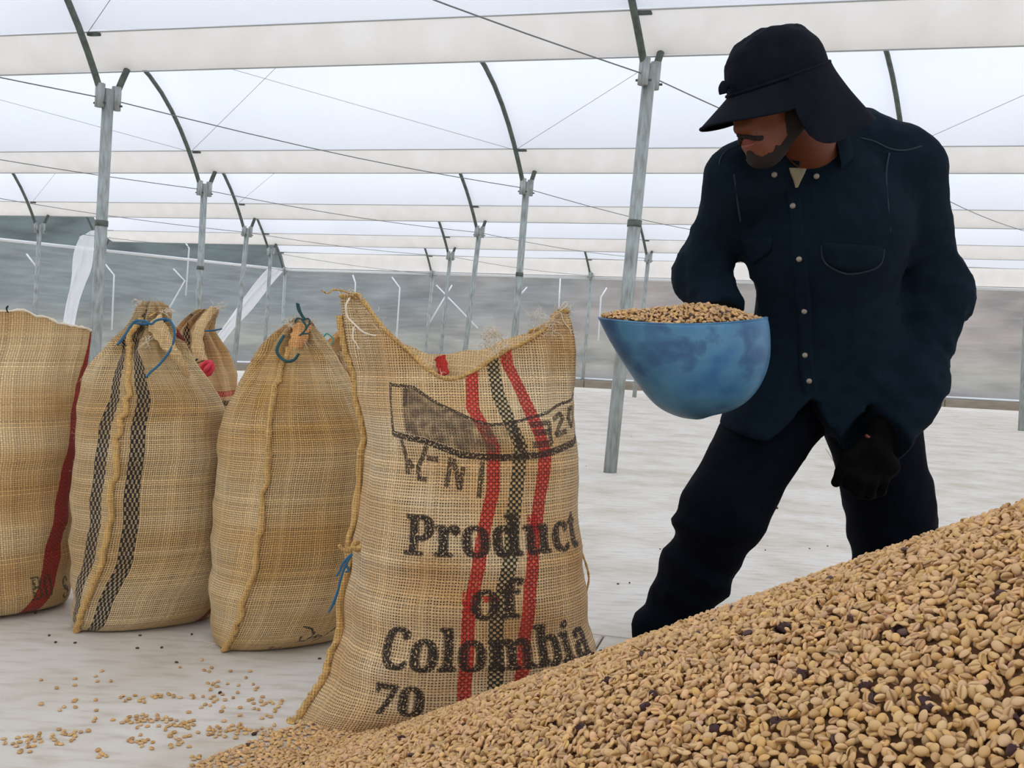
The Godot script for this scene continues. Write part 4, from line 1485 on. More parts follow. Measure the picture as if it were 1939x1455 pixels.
func bean_tint(r: RandomNumberGenerator) -> Color:
	var k := clampf(r.randfn(1.0, 0.11), 0.72, 1.25)
	var c := Color(0.68, 0.41, 0.178) * k
	c.r *= clampf(r.randfn(1.0, 0.03), 0.92, 1.08)
	c.b *= clampf(r.randfn(1.0, 0.12), 0.7, 1.4)
	if r.randf() < 0.05: c = Color(0.62, 0.36, 0.12) * k
	if r.randf() < 0.008: c = Color(0.09, 0.04, 0.03) * k
	return c

func bean_turn(n: Vector3, r: RandomNumberGenerator, lie: float) -> Basis:
	var up := (n + Vector3(r.randfn(0, lie), r.randfn(0, lie), r.randfn(0, lie))).normalized()
	if r.randf() < 0.45: up = -up
	var side := up.cross(Vector3(r.randfn(), r.randfn(), r.randfn())).normalized()
	return Basis(side, up, side.cross(up)).orthonormalized()

# places for beans: a jittered scatter that keeps them apart
func scatter(r: RandomNumberGenerator, lo: Vector2, hi: Vector2, gap: float, ok: Callable) -> PackedVector2Array:
	var out := PackedVector2Array()
	var cells := {}
	var tries := int((hi.x - lo.x) * (hi.y - lo.y) / (gap * gap) * 3.2)
	for k in tries:
		var p := Vector2(r.randf_range(lo.x, hi.x), r.randf_range(lo.y, hi.y))
		if not ok.call(p): continue
		var c := Vector2i((p / gap).floor())
		var free := true
		for dx in range(-1, 2):
			for dy in range(-1, 2):
				var q = cells.get(c + Vector2i(dx, dy))
				if q != null and p.distance_squared_to(q) < gap * gap:
					free = false
					break
			if not free: break
		if free:
			cells[c] = p
			out.append(p)
	return out

func make_heap() -> void:
	var bm := mat("parchment_coffee", Color.WHITE, 0.6)
	bm.vertex_color_use_as_albedo = true
	var r := RandomNumberGenerator.new()
	r.seed = 17
	# the mound under the beans
	var pts := PackedVector3Array()
	var n := 90
	for i in n:
		for j in n:
			var x := lerpf(-0.75, 2.5, j / (n - 1.0))
			var z := lerpf(-2.75, 0.75, i / (n - 1.0))
			pts.append(Vector3(x, maxf(heap_y(x, z) - 0.006, -0.012), z))
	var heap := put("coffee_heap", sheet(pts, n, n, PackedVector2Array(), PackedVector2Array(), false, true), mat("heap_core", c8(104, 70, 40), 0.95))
	tag(heap, "large sloping heap of pale tan coffee beans in the right foreground", "coffee beans", "", "stuff")
	var mesh := bean_mesh(0, false)
	var places := []
	for layer in 2:
		var gap := 0.0076 if layer == 0 else 0.0072
		var sp := scatter(r, Vector2(-0.62, 0.42), Vector2(1.05, 2.15), gap, func(p):
			var y := heap_y(p.x, -p.y)
			if y < -0.002 and r.randf() > 0.25 or y < -0.0038: return false
			var s := seen(Vector3(p.x, y, -p.y))
			if s.x < -150 or s.x > 2250 or s.y > 1660 or s.y < 900: return false
			# far side of the heap, out of sight
			var g := Vector3(HEAP[0] - p.x, 0, -HEAP[1] + p.y).normalized()
			var nn := Vector3(-g.x * HEAP[3], 1.0, -g.z * HEAP[3]).normalized()
			return nn.dot((cam_t.origin - Vector3(p.x, y, -p.y)).normalized()) > -0.16)
		for p in sp: places.append([p, layer])
	var near := []
	var rest := []
	for q in places:
		var p: Vector2 = q[0]
		var x := p.x
		var z := -p.y
		var e := 0.004
		var nn := Vector3(heap_y(x - e, z) - heap_y(x + e, z), 2 * e, heap_y(x, z - e) - heap_y(x, z + e)).normalized()
		var w := Vector3(x, heap_y(x, z), z) + nn * (r.randf_range(0.0, 0.0045) if q[1] == 0 else r.randf_range(-0.003, 0.0))
		if heap_y(x, z) < 0.004: w.y = maxf(w.y, 0.0026)
		var b := bean_turn(nn, r, 0.6 if heap_y(x, z) > 0.01 else 0.2).scaled(Vector3.ONE * clampf(r.randfn(1.0, 0.07), 0.8, 1.16))
		var s := seen(w)
		var t := [Transform3D(b, w), bean_tint(r), w.distance_to(cam_t.origin)]
		if q[1] == 0 and s.x > 8 and s.x < 1931 and s.y < 1448: near.append(t)
		else: rest.append(t)
	near.sort_custom(func(a, b): return a[2] < b[2])
	# the 300 nearest beans in view, each by itself
	var shapes := [bean_mesh(0, true), bean_mesh(1, true), bean_mesh(2, true)]
	var tones := []
	for k in 6:
		var m := mat("parchment_bean_%d" % k, [c8(212, 171, 114), c8(205, 161, 104), c8(219, 180, 125), c8(194, 150, 96), c8(216, 168, 100), c8(212, 172, 124)][k], 0.55)
		m.vertex_color_use_as_albedo = true
		tones.append(m)
	for k in mini(300, near.size()):
		var kind := 0 if r.randf() < 0.8 else (1 if r.randf() < 0.7 else 2)
		var tone := r.randi_range(0, 5)
		var o := put("coffee_bean", shapes[kind], tones[tone])
		o.transform = near[k][0]
		var hue: String = ["pale tan", "brownish tan", "light cream tan", "dull brown", "golden tan", "pinkish pale"][tone]
		var form: String = ["coffee bean", "small rounded coffee bean", "open empty coffee husk"][kind]
		var sp := seen(near[k][0].origin)
		var place := "in the heap's bottom right corner" if sp.x > 1600 and sp.y > 1250 else ("at the right edge of the heap" if sp.x > 1600 else ("at the heap's bottom edge, right half" if sp.x > 1250 else "at the heap's bottom edge, left half"))
		tag(o, "%s %s %s" % [hue, form, place], "coffee bean", "coffee beans on the near slope of the heap")
	rest.append_array(near.slice(300))
	beans("coffee_beans", mesh, bm, rest, heap)
	# dark dried cherry skins among the beans
	var husk_m := mat("dried_skin", c8(62, 30, 26), 0.7)
	var skins := [[1480, 1190], [1030, 1195], [1585, 1062, 0], [1540, 1083, 0], [1405, 1240], [1490, 1190], [1280, 1238], [1485, 1190], [1475, 1195], [1222, 1340], [1355, 1382], [1520, 1278], [1750, 1330], [1470, 1370], [1150, 1290], [1390, 1090, 0], [1700, 1195], [1760, 1345], [1935, 1360], [1920, 1425], [1125, 1243], [1045, 1375], [1240, 1318], [1620, 1160], [1840, 1040], [1655, 1325], [1100, 1380], [870, 1340], [760, 1400], [1640, 1300]]
	for q in skins:
		var hit := Vector3.ZERO
		for k in 900:
			var d := 0.4 + k * 0.002
			var p := at(q[0], q[1] + (6 if q.size() > 2 else 0), d)
			if p.y < heap_y(p.x, p.z) + 0.003:
				hit = p
				break
		if hit == Vector3.ZERO: continue
		var sp := PackedVector3Array()
		for i in 6:
			for j in 9:
				var th := PI * 0.62 * i / 5.0
				var ph := TAU * (j % 8) / 8.0
				var rr := 0.0062 * (1.0 + 0.22 * sin(ph * 3.0 + hit.x * 90.0) + 0.12 * sin(ph * 5.0 + i))
				sp.append(Vector3(sin(th) * cos(ph) * rr, cos(th) * rr * 0.75 + 0.001 * sin(ph * 4.0 + i * 2.0), sin(th) * sin(ph) * rr * 0.85))
		var o := put("dried_skin", sheet(sp, 6, 9, PackedVector2Array(), PackedVector2Array(), true), husk_m)
		o.transform = Transform3D(bean_turn(Vector3(0, 1, 0.4).normalized(), r, 0.5), hit)
		var part := "on the heap's upper edge" if q.size() > 2 else ("low on the heap's left half" if q[0] < 1200 else ("in the middle of the heap" if q[0] < 1560 else "on the heap's right side"))
		tag(o, "dark brown shrivelled bit of cherry skin %s among pale beans" % part, "dried skin", "dried cherry skins on the heap")

func beans(called: String, mesh: Mesh, m: Material, list: Array, parent: Node3D) -> void:
	var mm := MultiMesh.new()
	mm.transform_format = MultiMesh.TRANSFORM_3D
	mm.use_colors = true
	mm.mesh = mesh
	mm.instance_count = list.size()
	for k in list.size():
		mm.set_instance_transform(k, Transform3D(list[k][0].basis, list[k][0].origin))
		mm.set_instance_color(k, list[k][1])
	var o := MultiMeshInstance3D.new()
	o.name = called
	o.multimesh = mm
	o.material_override = m
	parent.add_child(o, true)
	o.position = -parent.position
	tag(o, "", "", "", "stuff")

# ================================================================ loose beans and grit on the floor
func make_litter() -> void:
	var r := RandomNumberGenerator.new()
	r.seed = 29
	var shapes := [bean_mesh(0, false), bean_mesh(1, false)]
	# [x, y, spread x, spread y, how many] in picture places
	var spots := [
		[80, 1402, 55, 12, 34, "in the clump at the left edge"],
		[40, 1415, 40, 10, 14, "in the clump at the left edge"],
		[130, 1390, 30, 8, 14, "beside the left edge clump"],
		[280, 1366, 42, 8, 50, "in the dense strip before the plain sack"],
		[345, 1376, 30, 9, 32, "in the dense strip before the plain sack"],
		[430, 1385, 40, 10, 44, "in the strip near the printed sack"],
		[500, 1388, 36, 9, 26, "in the strip near the printed sack"],
		[265, 1324, 26, 7, 14, "in the small knot below the striped sack"],
		[310, 1318, 14, 5, 8, "in the small knot below the striped sack"],
		[410, 1330, 55, 16, 26, "scattered before the plain sack"],
		[500, 1340, 45, 16, 20, "scattered near the printed sack's corner"],
		[150, 1345, 70, 22, 10, "spread thinly on the left"],
		[260, 1405, 26, 8, 18, "in the small group near the bottom"],
		[200, 1432, 26, 6, 6, "alone near the bottom edge"],
		[320, 1412, 30, 8, 8, "near the bottom edge"],
		[440, 1300, 60, 14, 14, "just behind the dense strip"],
		[170, 1290, 90, 18, 8, "far back below the striped sack"],
		[420, 1270, 70, 16, 8, "far back under the plain sack"],
		[330, 1395, 30, 10, 10, "between the two strips"],
		[380, 1440, 20, 8, 10, "at the toe of the heap"],
	]
	var taken := []
	for q in spots:
		for k in q[4]:
			var s := Vector2(r.randfn(q[0], q[2] * 0.6), r.randfn(q[1], q[3] * 0.6))
			if s.x < 4 or s.x > 560 or s.y > 1450 or s.y < 1235: continue
			var p := on_floor(s.x, s.y)
			if heap_y(p.x, p.z) > -0.0035: continue
			var clash := false
			for t in taken:
				if p.distance_squared_to(t) < 0.000055: clash = true
			if clash: continue
			taken.append(p)
			var dark := r.randf() < 0.03
			var o := put("floor_bean", shapes[0 if r.randf() < 0.85 else 1], mats.dried_skin if dark else mats["parchment_bean_%d" % r.randi_range(0, 5)])
			var b := bean_turn(Vector3.UP, r, 0.08).scaled(Vector3.ONE * clampf(r.randfn(1.0, 0.07), 0.85, 1.15))
			var flat := b.y.y < 0.0
			o.transform = Transform3D(b, p + Vector3(0, 0.0033 if flat else 0.0015, 0))
			tag(o, ("dark spoilt bean on the concrete %s" if dark else "loose tan coffee bean on the concrete %s") % q[5], "coffee bean", "dark beans spilled on the floor" if dark else "beans spilled on the floor")
	# grit
	var grit := mat("grit", c8(84, 66, 48), 0.9)
	for q in [[67, 1163], [93, 1205], [105, 1218], [142, 1219], [265, 1205], [306, 1228], [260, 1229], [334, 1256], [363, 1203], [605, 1249], [1470, 962], [1250, 1041], [1449, 1043], [1533, 1040], [1192, 1105], [1170, 1107], [1412, 1052], [1567, 1035], [1196, 822], [1110, 880]]:
		var p := on_floor(q[0], q[1])
		p.y = floor_y(p)
		var sz := 0.004 if q[0] != 1470 else 0.011
		var sp := PackedVector3Array()
		for i in 5:
			for j in 8:
				var th := PI * i / 4.0
				var ph := TAU * (j % 7) / 7.0
				var rr := sz * (1.0 + 0.25 * sin(ph * 2.0 + q[0]))
				sp.append(Vector3(sin(th) * cos(ph) * rr, cos(th) * sz * 0.6, sin(th) * sin(ph) * rr))
		var o := put("grit_crumb", sheet(sp, 5, 8, PackedVector2Array(), PackedVector2Array(), true), grit)
		o.position = p + Vector3(0, sz * 0.5, 0)
		tag(o, "larger brown crumb alone on the floor between the worker's legs" if q[0] == 1470 else "tiny dark crumb lying on the pale concrete floor", "crumb", "" if q[0] == 1470 else "crumbs on the floor")

# ================================================================ scoop
func make_scoop() -> void:
	# outlines of level slices, from the rim down: [y, x left, x right, half depth, how far the rim sags in front]
	var d0 := 2.12
	var lv := [
		[602, 1133, 1451, 0.105], [612, 1137, 1453, 0.108], [628, 1145, 1455, 0.11], [650, 1157, 1456, 0.112], [680, 1175, 1455, 0.112], [710, 1195, 1448, 0.108], [735, 1213, 1437, 0.10], [756, 1230, 1422, 0.088], [773, 1249, 1403, 0.07], [785, 1272, 1380, 0.05], [792, 1295, 1355, 0.03], [795, 1318, 1332, 0.012]]
	var nj := 73
	var outer := PackedVector3Array()
	var inner := PackedVector3Array()
	var rows := []
	for i in lv.size():
		rows.append([at(lv[i][1], lv[i][0], d0 + 0.02), at(lv[i][2], lv[i][0] - (lv[i][0] - 602) * 0.03, d0 - 0.01), lv[i][3]])
	var fine := []
	for i in rows.size() - 1:
		for k in 4:
			var t := k / 4.0
			var row := []
			for c in 2: row.append((rows[i][c] as Vector3).cubic_interpolate(rows[i + 1][c], rows[maxi(i - 1, 0)][c], rows[mini(i + 2, rows.size() - 1)][c], t))
			row.append(lerpf(rows[i][2], rows[i + 1][2], t))
			fine.append(row)
	fine.append(rows[-1])
	var low: Vector3 = (rows[-1][0] + rows[-1][1]) * 0.5 + Vector3(0, -0.001, 0)
	fine.append([low + Vector3(-0.0005, 0, 0), low + Vector3(0.0005, 0, 0), 0.0005])
	for side in 2:
		for i in fine.size():
			var l: Vector3 = fine[i][0]
			var r: Vector3 = fine[i][1]
			var c := (l + r) * 0.5
			var ax := (r - l) * 0.5
			var fwd := Vector3(-ax.z, 0, ax.x).normalized()
			if fwd.z < 0: fwd = -fwd
			for j in nj:
				var t := TAU * (j % (nj - 1)) / (nj - 1.0)
				var u := cos(t)
				var v := sin(t)
				# the lip at the left runs out to a point, the back at the right is blunt
				var wide: float = pow(clampf(1.0 - pow(absf(u), 2.2 if u > 0 else 3.4), 0.0, 1.0), 0.5)
				if u > 0: wide = pow(clampf(1.0 - pow(u, 3.0), 0.0, 1.0), 0.36)
				else: wide = pow(clampf(1.0 - u * u, 0.0, 1.0), 0.62)
				var p: Vector3 = c + ax * u + fwd * (fine[i][2] * wide * signf(v))
				var dip := 0.017 * maxf(0.0, v) * (1.0 - u * u * 0.4) * (1.0 - smoothstep(0.0, 9.0, float(i)))
				p.y -= dip
				if side == 1:
					p = p.lerp(Vector3(c.x, p.y, c.z), 0.0028 / maxf(0.01, (p - c).length())) + Vector3(0, 0.0025 if i > 2 else 0.0, 0)
					inner.append(p)
				else:
					outer.append(p)
	var o := c_foot(outer)
	var t := thing("scoop", "blue plastic scoop cut from a jug, heaped with coffee beans, held out by the worker", "scoop", o)
	var m := mat("scoop_plastic", c8(84, 138, 170), 0.42)
	m.albedo_texture = noise_tex(512, noise(301, 0.006, 5), [[0.0, c8(120, 160, 205)], [0.3, c8(200, 225, 240)], [0.55, c8(240, 246, 244)], [0.66, c8(180, 190, 208)], [0.8, c8(150, 160, 190)], [1.0, c8(225, 235, 240)]])
	m.uv1_triplanar = true
	m.uv1_scale = Vector3(2.2, 2.2, 2.2)
	m.cull_mode = BaseMaterial3D.CULL_DISABLED
	put("shell", sheet(outer, fine.size(), nj, PackedVector2Array(), PackedVector2Array(), true, true), m, t)
	put("inside", sheet(inner, fine.size(), nj, PackedVector2Array(), PackedVector2Array(), true), m, t)
	var lip := PackedVector3Array()
	for j in nj: lip.append(outer[j].lerp(inner[j], 0.5))
	put("rim", tube(lip, 0.0026, 0.0026, 7), m, t)
	# scuffs and dents are dark specks pressed into the plastic
	var grip := PackedVector3Array()
	for q in [[1322, 640, 2.235], [1325, 612, 2.262], [1345, 598, 2.285], [1385, 598, 2.285], [1402, 612, 2.262], [1404, 640, 2.23]]: grip.append(at(q[0], q[1], q[2]))
	put("handle", tube(smooth_path(Array(grip), 6), 0.013, 0.013, 10), m, t)
	# the heap in it
	var r := RandomNumberGenerator.new()
	r.seed = 41
	var l: Vector3 = fine[1][0]
	var q: Vector3 = fine[1][1]
	var c := (l + q) * 0.5
	var ax := (q - l) * 0.5
	var fwd := Vector3(-ax.z, 0, ax.x).normalized()
	if fwd.z < 0: fwd = -fwd
	var top := func(u: float, v: float) -> float:
		var rr := u * u + v * v
		return 0.002 + 0.026 * (1.0 - rr) + 0.004 * sin(u * 5.0) - 0.015 * maxf(0.0, v) * (1.0 - u * u * 0.4)
	var pts := PackedVector3Array()
	for i in 12:
		for j in 41:
			var a := TAU * (j % 40) / 40.0
			var k := i / 11.0
			var u := cos(a)
			var w := pow(clampf(1.0 - u * u, 0.0, 1.0), 0.42 if u > 0 else 0.62) * signf(sin(a))
			var p: Vector3 = c + (ax * u + fwd * (0.103 * w)) * 0.975 * k
			p.y = c.y + ax.y * u * k + top.call(u * k, w * k) - 0.006
			pts.append(p)
	var filling := put("scooped_beans", sheet(pts, 12, 41, PackedVector2Array(), PackedVector2Array(), true, true), mats.heap_core)
	tag(filling, "mounded coffee beans filling the blue scoop", "coffee beans", "", "stuff")
	var sp := scatter(r, Vector2(-1, -0.62), Vector2(1, 0.62), 0.046, func(p): return absf(p.y) < 0.6 * pow(1.0 - p.x * p.x, 0.42 if p.x > 0 else 0.62) * 0.98)
	sp.append_array(scatter(r, Vector2(-1, -0.62), Vector2(1, 0.62), 0.044, func(p): return absf(p.y) < 0.6 * pow(1.0 - p.x * p.x, 0.42 if p.x > 0 else 0.62) * 0.98))
	var list := []
	for s in sp:
		var v: float = s.y / 0.6
		var p: Vector3 = c + ax * s.x * 0.98 + fwd * (0.103 * v * 0.98)
		p.y = c.y + ax.y * s.x + top.call(s.x, v) + r.randf_range(-0.004, 0.002)
		var nn: Vector3 = (Vector3.UP + ax.normalized() * s.x * 0.35 + fwd * v * 0.5).normalized()
		var tint := bean_tint(r)
		if r.randf() < 0.035: tint = Color(0.1, 0.05, 0.035)
		list.append([Transform3D(bean_turn(nn, r, 0.6).scaled(Vector3.ONE * clampf(r.randfn(1.0, 0.07), 0.85, 1.15)), p), tint])
	beans("coffee_beans", bean_mesh(0, false), mats.parchment_coffee, list, filling)

func c_foot(pts: PackedVector3Array) -> Vector3:
	var lo := pts[0]
	for p in pts:
		if p.y < lo.y: lo = p
	return lo

# ================================================================ the worker
func make_person() -> void:
	var skin := mat("skin", c8(116, 62, 38), 0.6)
	skin.subsurf_scatter_enabled = true
	skin.subsurf_scatter_strength = 0.05
	var hair := mat("beard_hair", c8(34, 24, 19), 0.9)
	var weave := noise_tex(256, noise(401, 0.25, 3), [[0.0, c8(205, 205, 205)], [1.0, c8(255, 255, 255)]])
	var fade := noise_tex(256, noise(402, 0.02, 4), [[0.0, c8(190, 195, 200)], [1.0, c8(255, 255, 255)]])
	for q in [["denim_shirt", c8(25, 40, 52)], ["denim_trousers", c8(15, 19, 29)], ["cap_cloth", c8(29, 31, 40)], ["glove_cloth", c8(12, 10, 9)]]:
		var m := mat(q[0], q[1], 0.92)
		m.albedo_texture = fade
		m.uv1_triplanar = true
		m.uv1_scale = Vector3.ONE * 4.0
		m.detail_enabled = true
		m.detail_blend_mode = BaseMaterial3D.BLEND_MODE_MUL
		m.detail_albedo = weave
		m.detail_uv_layer = BaseMaterial3D.DETAIL_UV_2
		m.uv2_triplanar = true
		m.uv2_scale = Vector3.ONE * 14.0
		m.metallic_specular = 0.2
	mat("seam_thread", c8(32, 46, 57), 0.9)
	mat("button", c8(150, 140, 124), 0.4)
	mat("undershirt", c8(150, 140, 112), 0.9)
	mat("boot_rubber", c8(24, 22, 22), 0.6)

	var foot := on_ground(at(1460, 1235, 2.55))
	var t := thing("person", "worker in dark blue denim, flap cap and gloves, bending forward with a blue scoop", "person", foot)

	# --- joints
	var neck0 := at(1540, 268, 2.31)
	var chest := at(1566, 420, 2.36)
	var belly := at(1566, 620, 2.45)
	var pelvis := at(1545, 775, 2.52)
	var sh_r := at(1398, 340, 2.30)      # his right, on the picture's left
	var el_r := at(1328, 522, 2.46)
	var wr_r := at(1372, 588, 2.33)
	var sh_l := at(1708, 322, 2.40)
	var el_l := at(1771, 560, 2.47)
	var fo_l := at(1722, 740, 2.42)
	var wr_l := at(1672, 832, 2.37)
	var hip_r := at(1462, 800, 2.50)
	var kn_r := at(1370, 968, 2.43)
	var an_r := at(1292, 1140, 2.52)
	var hip_l := at(1650, 800, 2.58)
	var kn_l := at(1686, 960, 2.60)
	var an_l := at(1690, 1150, 2.64)
	var fwd := Vector3(0, 0, 1)

	# --- shirt
	var n1 := noise(411, 5.5, 3)
	var n2 := noise(412, 13.0, 2, FastNoiseLite.TYPE_SIMPLEX)
	var n3 := noise(413, 2.0, 2)
	var b := Blob.new()
	b.k = 0.06
	b.bone(neck0 + Vector3(0.02, -0.03, -0.02), chest, 0.085, 0.185, fwd, 1.45)
	b.bone(chest, belly, 0.182, 0.158, fwd, 1.35)
	b.bone(belly, at(1545, 780, 2.51), 0.156, 0.158, fwd, 1.25)
	b.bone(at(1545, 780, 2.51), at(1525, 900, 2.50), 0.158, 0.165, fwd, 1.15)
	b.bone(at(1625, 285, 2.44), at(1600, 420, 2.46), 0.098, 0.12)            # the rounded back
	b.bone(at(1600, 240, 2.36), sh_l, 0.045, 0.088)
	b.bone(at(1490, 262, 2.28), sh_r, 0.05, 0.066)
	b.bone(sh_r, el_r, 0.070, 0.056)
	b.bone(el_r, wr_r, 0.056, 0.05)
	b.bone(sh_l, el_l, 0.09, 0.073)
	b.bone(el_l, fo_l, 0.073, 0.069)
	b.bone(fo_l, wr_l, 0.07, 0.068)
	b.bone(at(1490, 700, 2.47), at(1448, 870, 2.455), 0.12, 0.132)           # tails hanging over both thighs
	b.bone(at(1600, 700, 2.5), at(1625, 820, 2.53), 0.13, 0.13)
	# shirt tails: edge height against x
	var hem := []   # 
	for q in [[1330, 770], [1350, 795], [1400, 822], [1440, 838], [1475, 812], [1505, 778], [1535, 752], [1552, 790], [1566, 806], [1580, 822], [1588, 836], [1606, 822], [1640, 800], [1760, 770]]:
		hem.append(at(q[0], q[1], 2.38))
	var cuff_n := (wr_l - fo_l).normalized()
	cuff_n = (cuff_n + Vector3(-0.35, 0.12, 0)).normalized()
	var arm_dir := (wr_l - fo_l).normalized()
	var cuff_c := at(1684, 824, 2.375)
	var cuff2_n := (wr_r - el_r).normalized()
	b.after = func(p: Vector3, d: float) -> float:
		if absf(d) < 0.03:
			var near_el := maxf(0.0, 1.0 - p.distance_to(el_l) / 0.22) + maxf(0.0, 1.0 - p.distance_to(el_r) / 0.18) + maxf(0.0, 1.0 - p.distance_to(fo_l) / 0.2) * 0.8
			var f := 1.0 - absf(n1.get_noise_3d(p.x, p.y * 1.5 + p.x * 0.6, p.z)) * 2.2
			d -= f * (0.004 + 0.012 * minf(1.0, near_el)) - 0.004
			d -= n2.get_noise_3d(p.x, p.y * 2.2, p.z) * (0.0012 + 0.0025 * minf(1.0, near_el))
			# folds that run slanting from the chest to the hip
			d -= 0.0035 * sin((p.x * 0.75 + p.y) * 46.0 + 5.0 * n3.get_noise_3d(p.x, p.y, p.z)) * smoothstep(1.0, 0.6, p.y) * minf(1.0, near_el + 0.5)
		var to := p - cuff_c
		var off := to - arm_dir * to.dot(arm_dir)
		if to.length() < 0.19 and off.length() < 0.088: d = maxf(d, to.dot(cuff_n))
		var to2 := p - (wr_r + cuff2_n * 0.012)
		if to2.length() < 0.09: d = maxf(d, to2.dot(cuff2_n))
		var sleeve := minf(Geometry3D.get_closest_point_to_segment(p, el_l, fo_l).distance_to(p), Geometry3D.get_closest_point_to_segment(p, fo_l, wr_l).distance_to(p))
		if p.y < 0.95 and p.x > hem[0].x - 0.06 and sleeve > 0.098:
			var y := -1.0
			if p.x <= hem[0].x: y = hem[0].y
			if p.x >= hem[-1].x: y = hem[-1].y
			for k in hem.size() - 1:
				if p.x >= hem[k].x and p.x <= hem[k + 1].x: y = lerpf(hem[k].y, hem[k + 1].y, (p.x - hem[k].x) / (hem[k + 1].x - hem[k].x))
			d = maxf(d, (y - p.y) * 0.75)
		return d
	var shirt := put("shirt", net_mesh([nets(b, Vector3(0.2, 0.5, -2.78), Vector3(1.3, 1.62, -2.02), 0.0105)]), mats.denim_shirt, t)
	var hit := func(px: float, py: float) -> Vector3:
		var d := 1.95
		var all := b.all()
		for k in 60:
			var e := b.some(at(px, py, d), all)
			if e < 0.0008: break
			d += maxf(e * 0.6, 0.0008)
			if d > 2.8: break
		return at(px, py, d)
	# a cloth piece lying on the shirt inside four edge lines, each [left, right] pair one row from top to bottom
	var piece := func(rows: Array, lift: float) -> ArrayMesh:
		var pts := PackedVector3Array()
		var nr := rows.size()
		var back := PackedVector3Array()
		for i in nr:
			for j in 9:
				var f := j / 8.0
				var p: Vector3 = hit.call(lerpf(rows[i][0], rows[i][2], f), lerpf(rows[i][1], rows[i][3], f))
				var out := (cam_t.origin - p).normalized()
				var edge := i == 0 or i == nr - 1 or j == 0 or j == 8
				pts.append(p + out * (lift if not edge else lift * 0.25))
		return sheet(pts, nr, 9)
	put("pocket_flap", piece.call([[1402, 449, 1462, 448], [1402, 452, 1462, 451], [1404, 466, 1461, 464], [1408, 480, 1459, 476], [1413, 490, 1448, 486], [1418, 498, 1434, 494], [1423, 503, 1428, 501]], 0.008), mats.denim_shirt, shirt)
	put("pocket_flap", piece.call([[1556, 459, 1674, 467], [1556, 462, 1674, 470], [1557, 476, 1673, 482], [1561, 490, 1670, 494], [1570, 501, 1662, 503], [1584, 509, 1648, 510], [1604, 516, 1628, 515]], 0.008), mats.denim_shirt, shirt)
	var pl := []
	for q in [[1500, 362], [1503, 390], [1508, 440], [1512, 490], [1518, 540], [1522, 590], [1524, 640], [1525, 690], [1531, 725], [1536, 748]]: pl.append([q[0] - 13, q[1], q[0] + 15, q[1]])
	put("placket", piece.call(pl, 0.005), mats.denim_shirt, shirt)
	for q in [[1501, 390], [1513, 491], [1523, 590], [1524, 673], [1532, 722], [1466, 331], [1546, 334]]:
		var p: Vector3 = hit.call(q[0], q[1])
		var out: Vector3 = (cam_t.origin - p).normalized()
		var st := begin()
		tube_to(st, PackedVector3Array([p + out * 0.004, p + out * 0.0078]), 0.0066, 0.006, 14)
		put("button", done(st), mats.button, shirt)
	var seam_line := func(list: Array) -> ArrayMesh:
		var path := []
		for q in list:
			var p: Vector3 = hit.call(q[0], q[1])
			if -p.z < 2.62: path.append(p)
		return tube(smooth_path(path, 5), 0.0022, 0.0022, 5)
	for q in [[[1362, 312], [1366, 298], [1378, 284], [1396, 276]], [[1630, 262], [1655, 268], [1685, 282], [1715, 285], [1745, 277]], [[1684, 290], [1678, 330], [1682, 390], [1686, 440]], [[1402, 420], [1396, 380], [1390, 330]], [[1556, 466], [1558, 490], [1572, 506], [1604, 519], [1646, 513], [1668, 500], [1674, 472]]]:
		put("stitched_seam", seam_line.call(q), mats.seam_thread, shirt)
	put("undershirt", piece.call([[1494, 318, 1528, 318], [1497, 330, 1524, 328], [1502, 342, 1518, 340], [1506, 356, 1511, 355]], 0.004), mats.undershirt, shirt)
	# collar: a band round the neck, turned down
	var cp := PackedVector3Array()
	var cc := at(1538, 268, 2.305)
	for i in 7:
		for j in 33:
			var f := j / 32.0
			var a := lerpf(-2.62, 2.62, f)
			var k := i / 6.0
			var point := pow(absf(2.0 * f - 1.0), 7.0)
			var r := lerpf(0.068, 0.09, k)
			var y := lerpf(0.03, -0.012 - 0.022 * point, k) + 0.01 * sin(PI * k)
			# back of the neck is at a = 0
			cp.append(cc + Vector3(sin(a) * r * 1.05, y + 0.05 * cos(a) * 0.9, -cos(a) * r * 0.95))
	put("collar", sheet(cp, 7, 33), mats.denim_shirt, shirt)

	# --- trousers
	var tb := Blob.new()
	tb.k = 0.05
	tb.bone(at(1555, 640, 2.49), at(1550, 722, 2.52), 0.125, 0.132, fwd, 1.15)
	tb.bone(hip_r, kn_r, 0.112, 0.098)
	tb.bone(kn_r, at(1318, 1085, 2.48), 0.094, 0.08)
	tb.bone(at(1318, 1085, 2.48), at(1262, 1180, 2.5), 0.08, 0.07)
	tb.bone(at(1262, 1180, 2.5), at(1222, 1206, 2.48), 0.058, 0.034)
	tb.bone(hip_l, kn_l, 0.12, 0.104)
	tb.bone(kn_l, an_l, 0.104, 0.098)
	tb.bone(an_l, at(1690, 1205, 2.65), 0.098, 0.095)
	var step := at(1296, 983, 2.42)
	tb.after = func(p: Vector3, d: float) -> float:
		if absf(d) < 0.03:
			d -= (1.0 - absf(n1.get_noise_3d(p.x, p.y * 1.2, p.z)) * 2.2) * 0.005 - 0.002
			var q := p - step                       # the fold below the knee
			d -= 0.016 * exp(-pow((q.y + 0.012 + q.x * 0.15) / 0.016, 2.0)) * smoothstep(0.14, 0.0, absf(q.x)) * smoothstep(0.2, 0.0, absf(q.z))
			d -= 0.005 * sin(p.y * 58.0 + p.x * 30.0 + 4.0 * n3.get_noise_3d(p.x, p.y, p.z)) * smoothstep(0.45, 0.2, p.y)
		return d
	put("trousers", net_mesh([nets(tb, Vector3(0.2, 0.0, -2.85), Vector3(1.15, 0.78, -2.2), 0.0115)]), mats.denim_trousers, t)

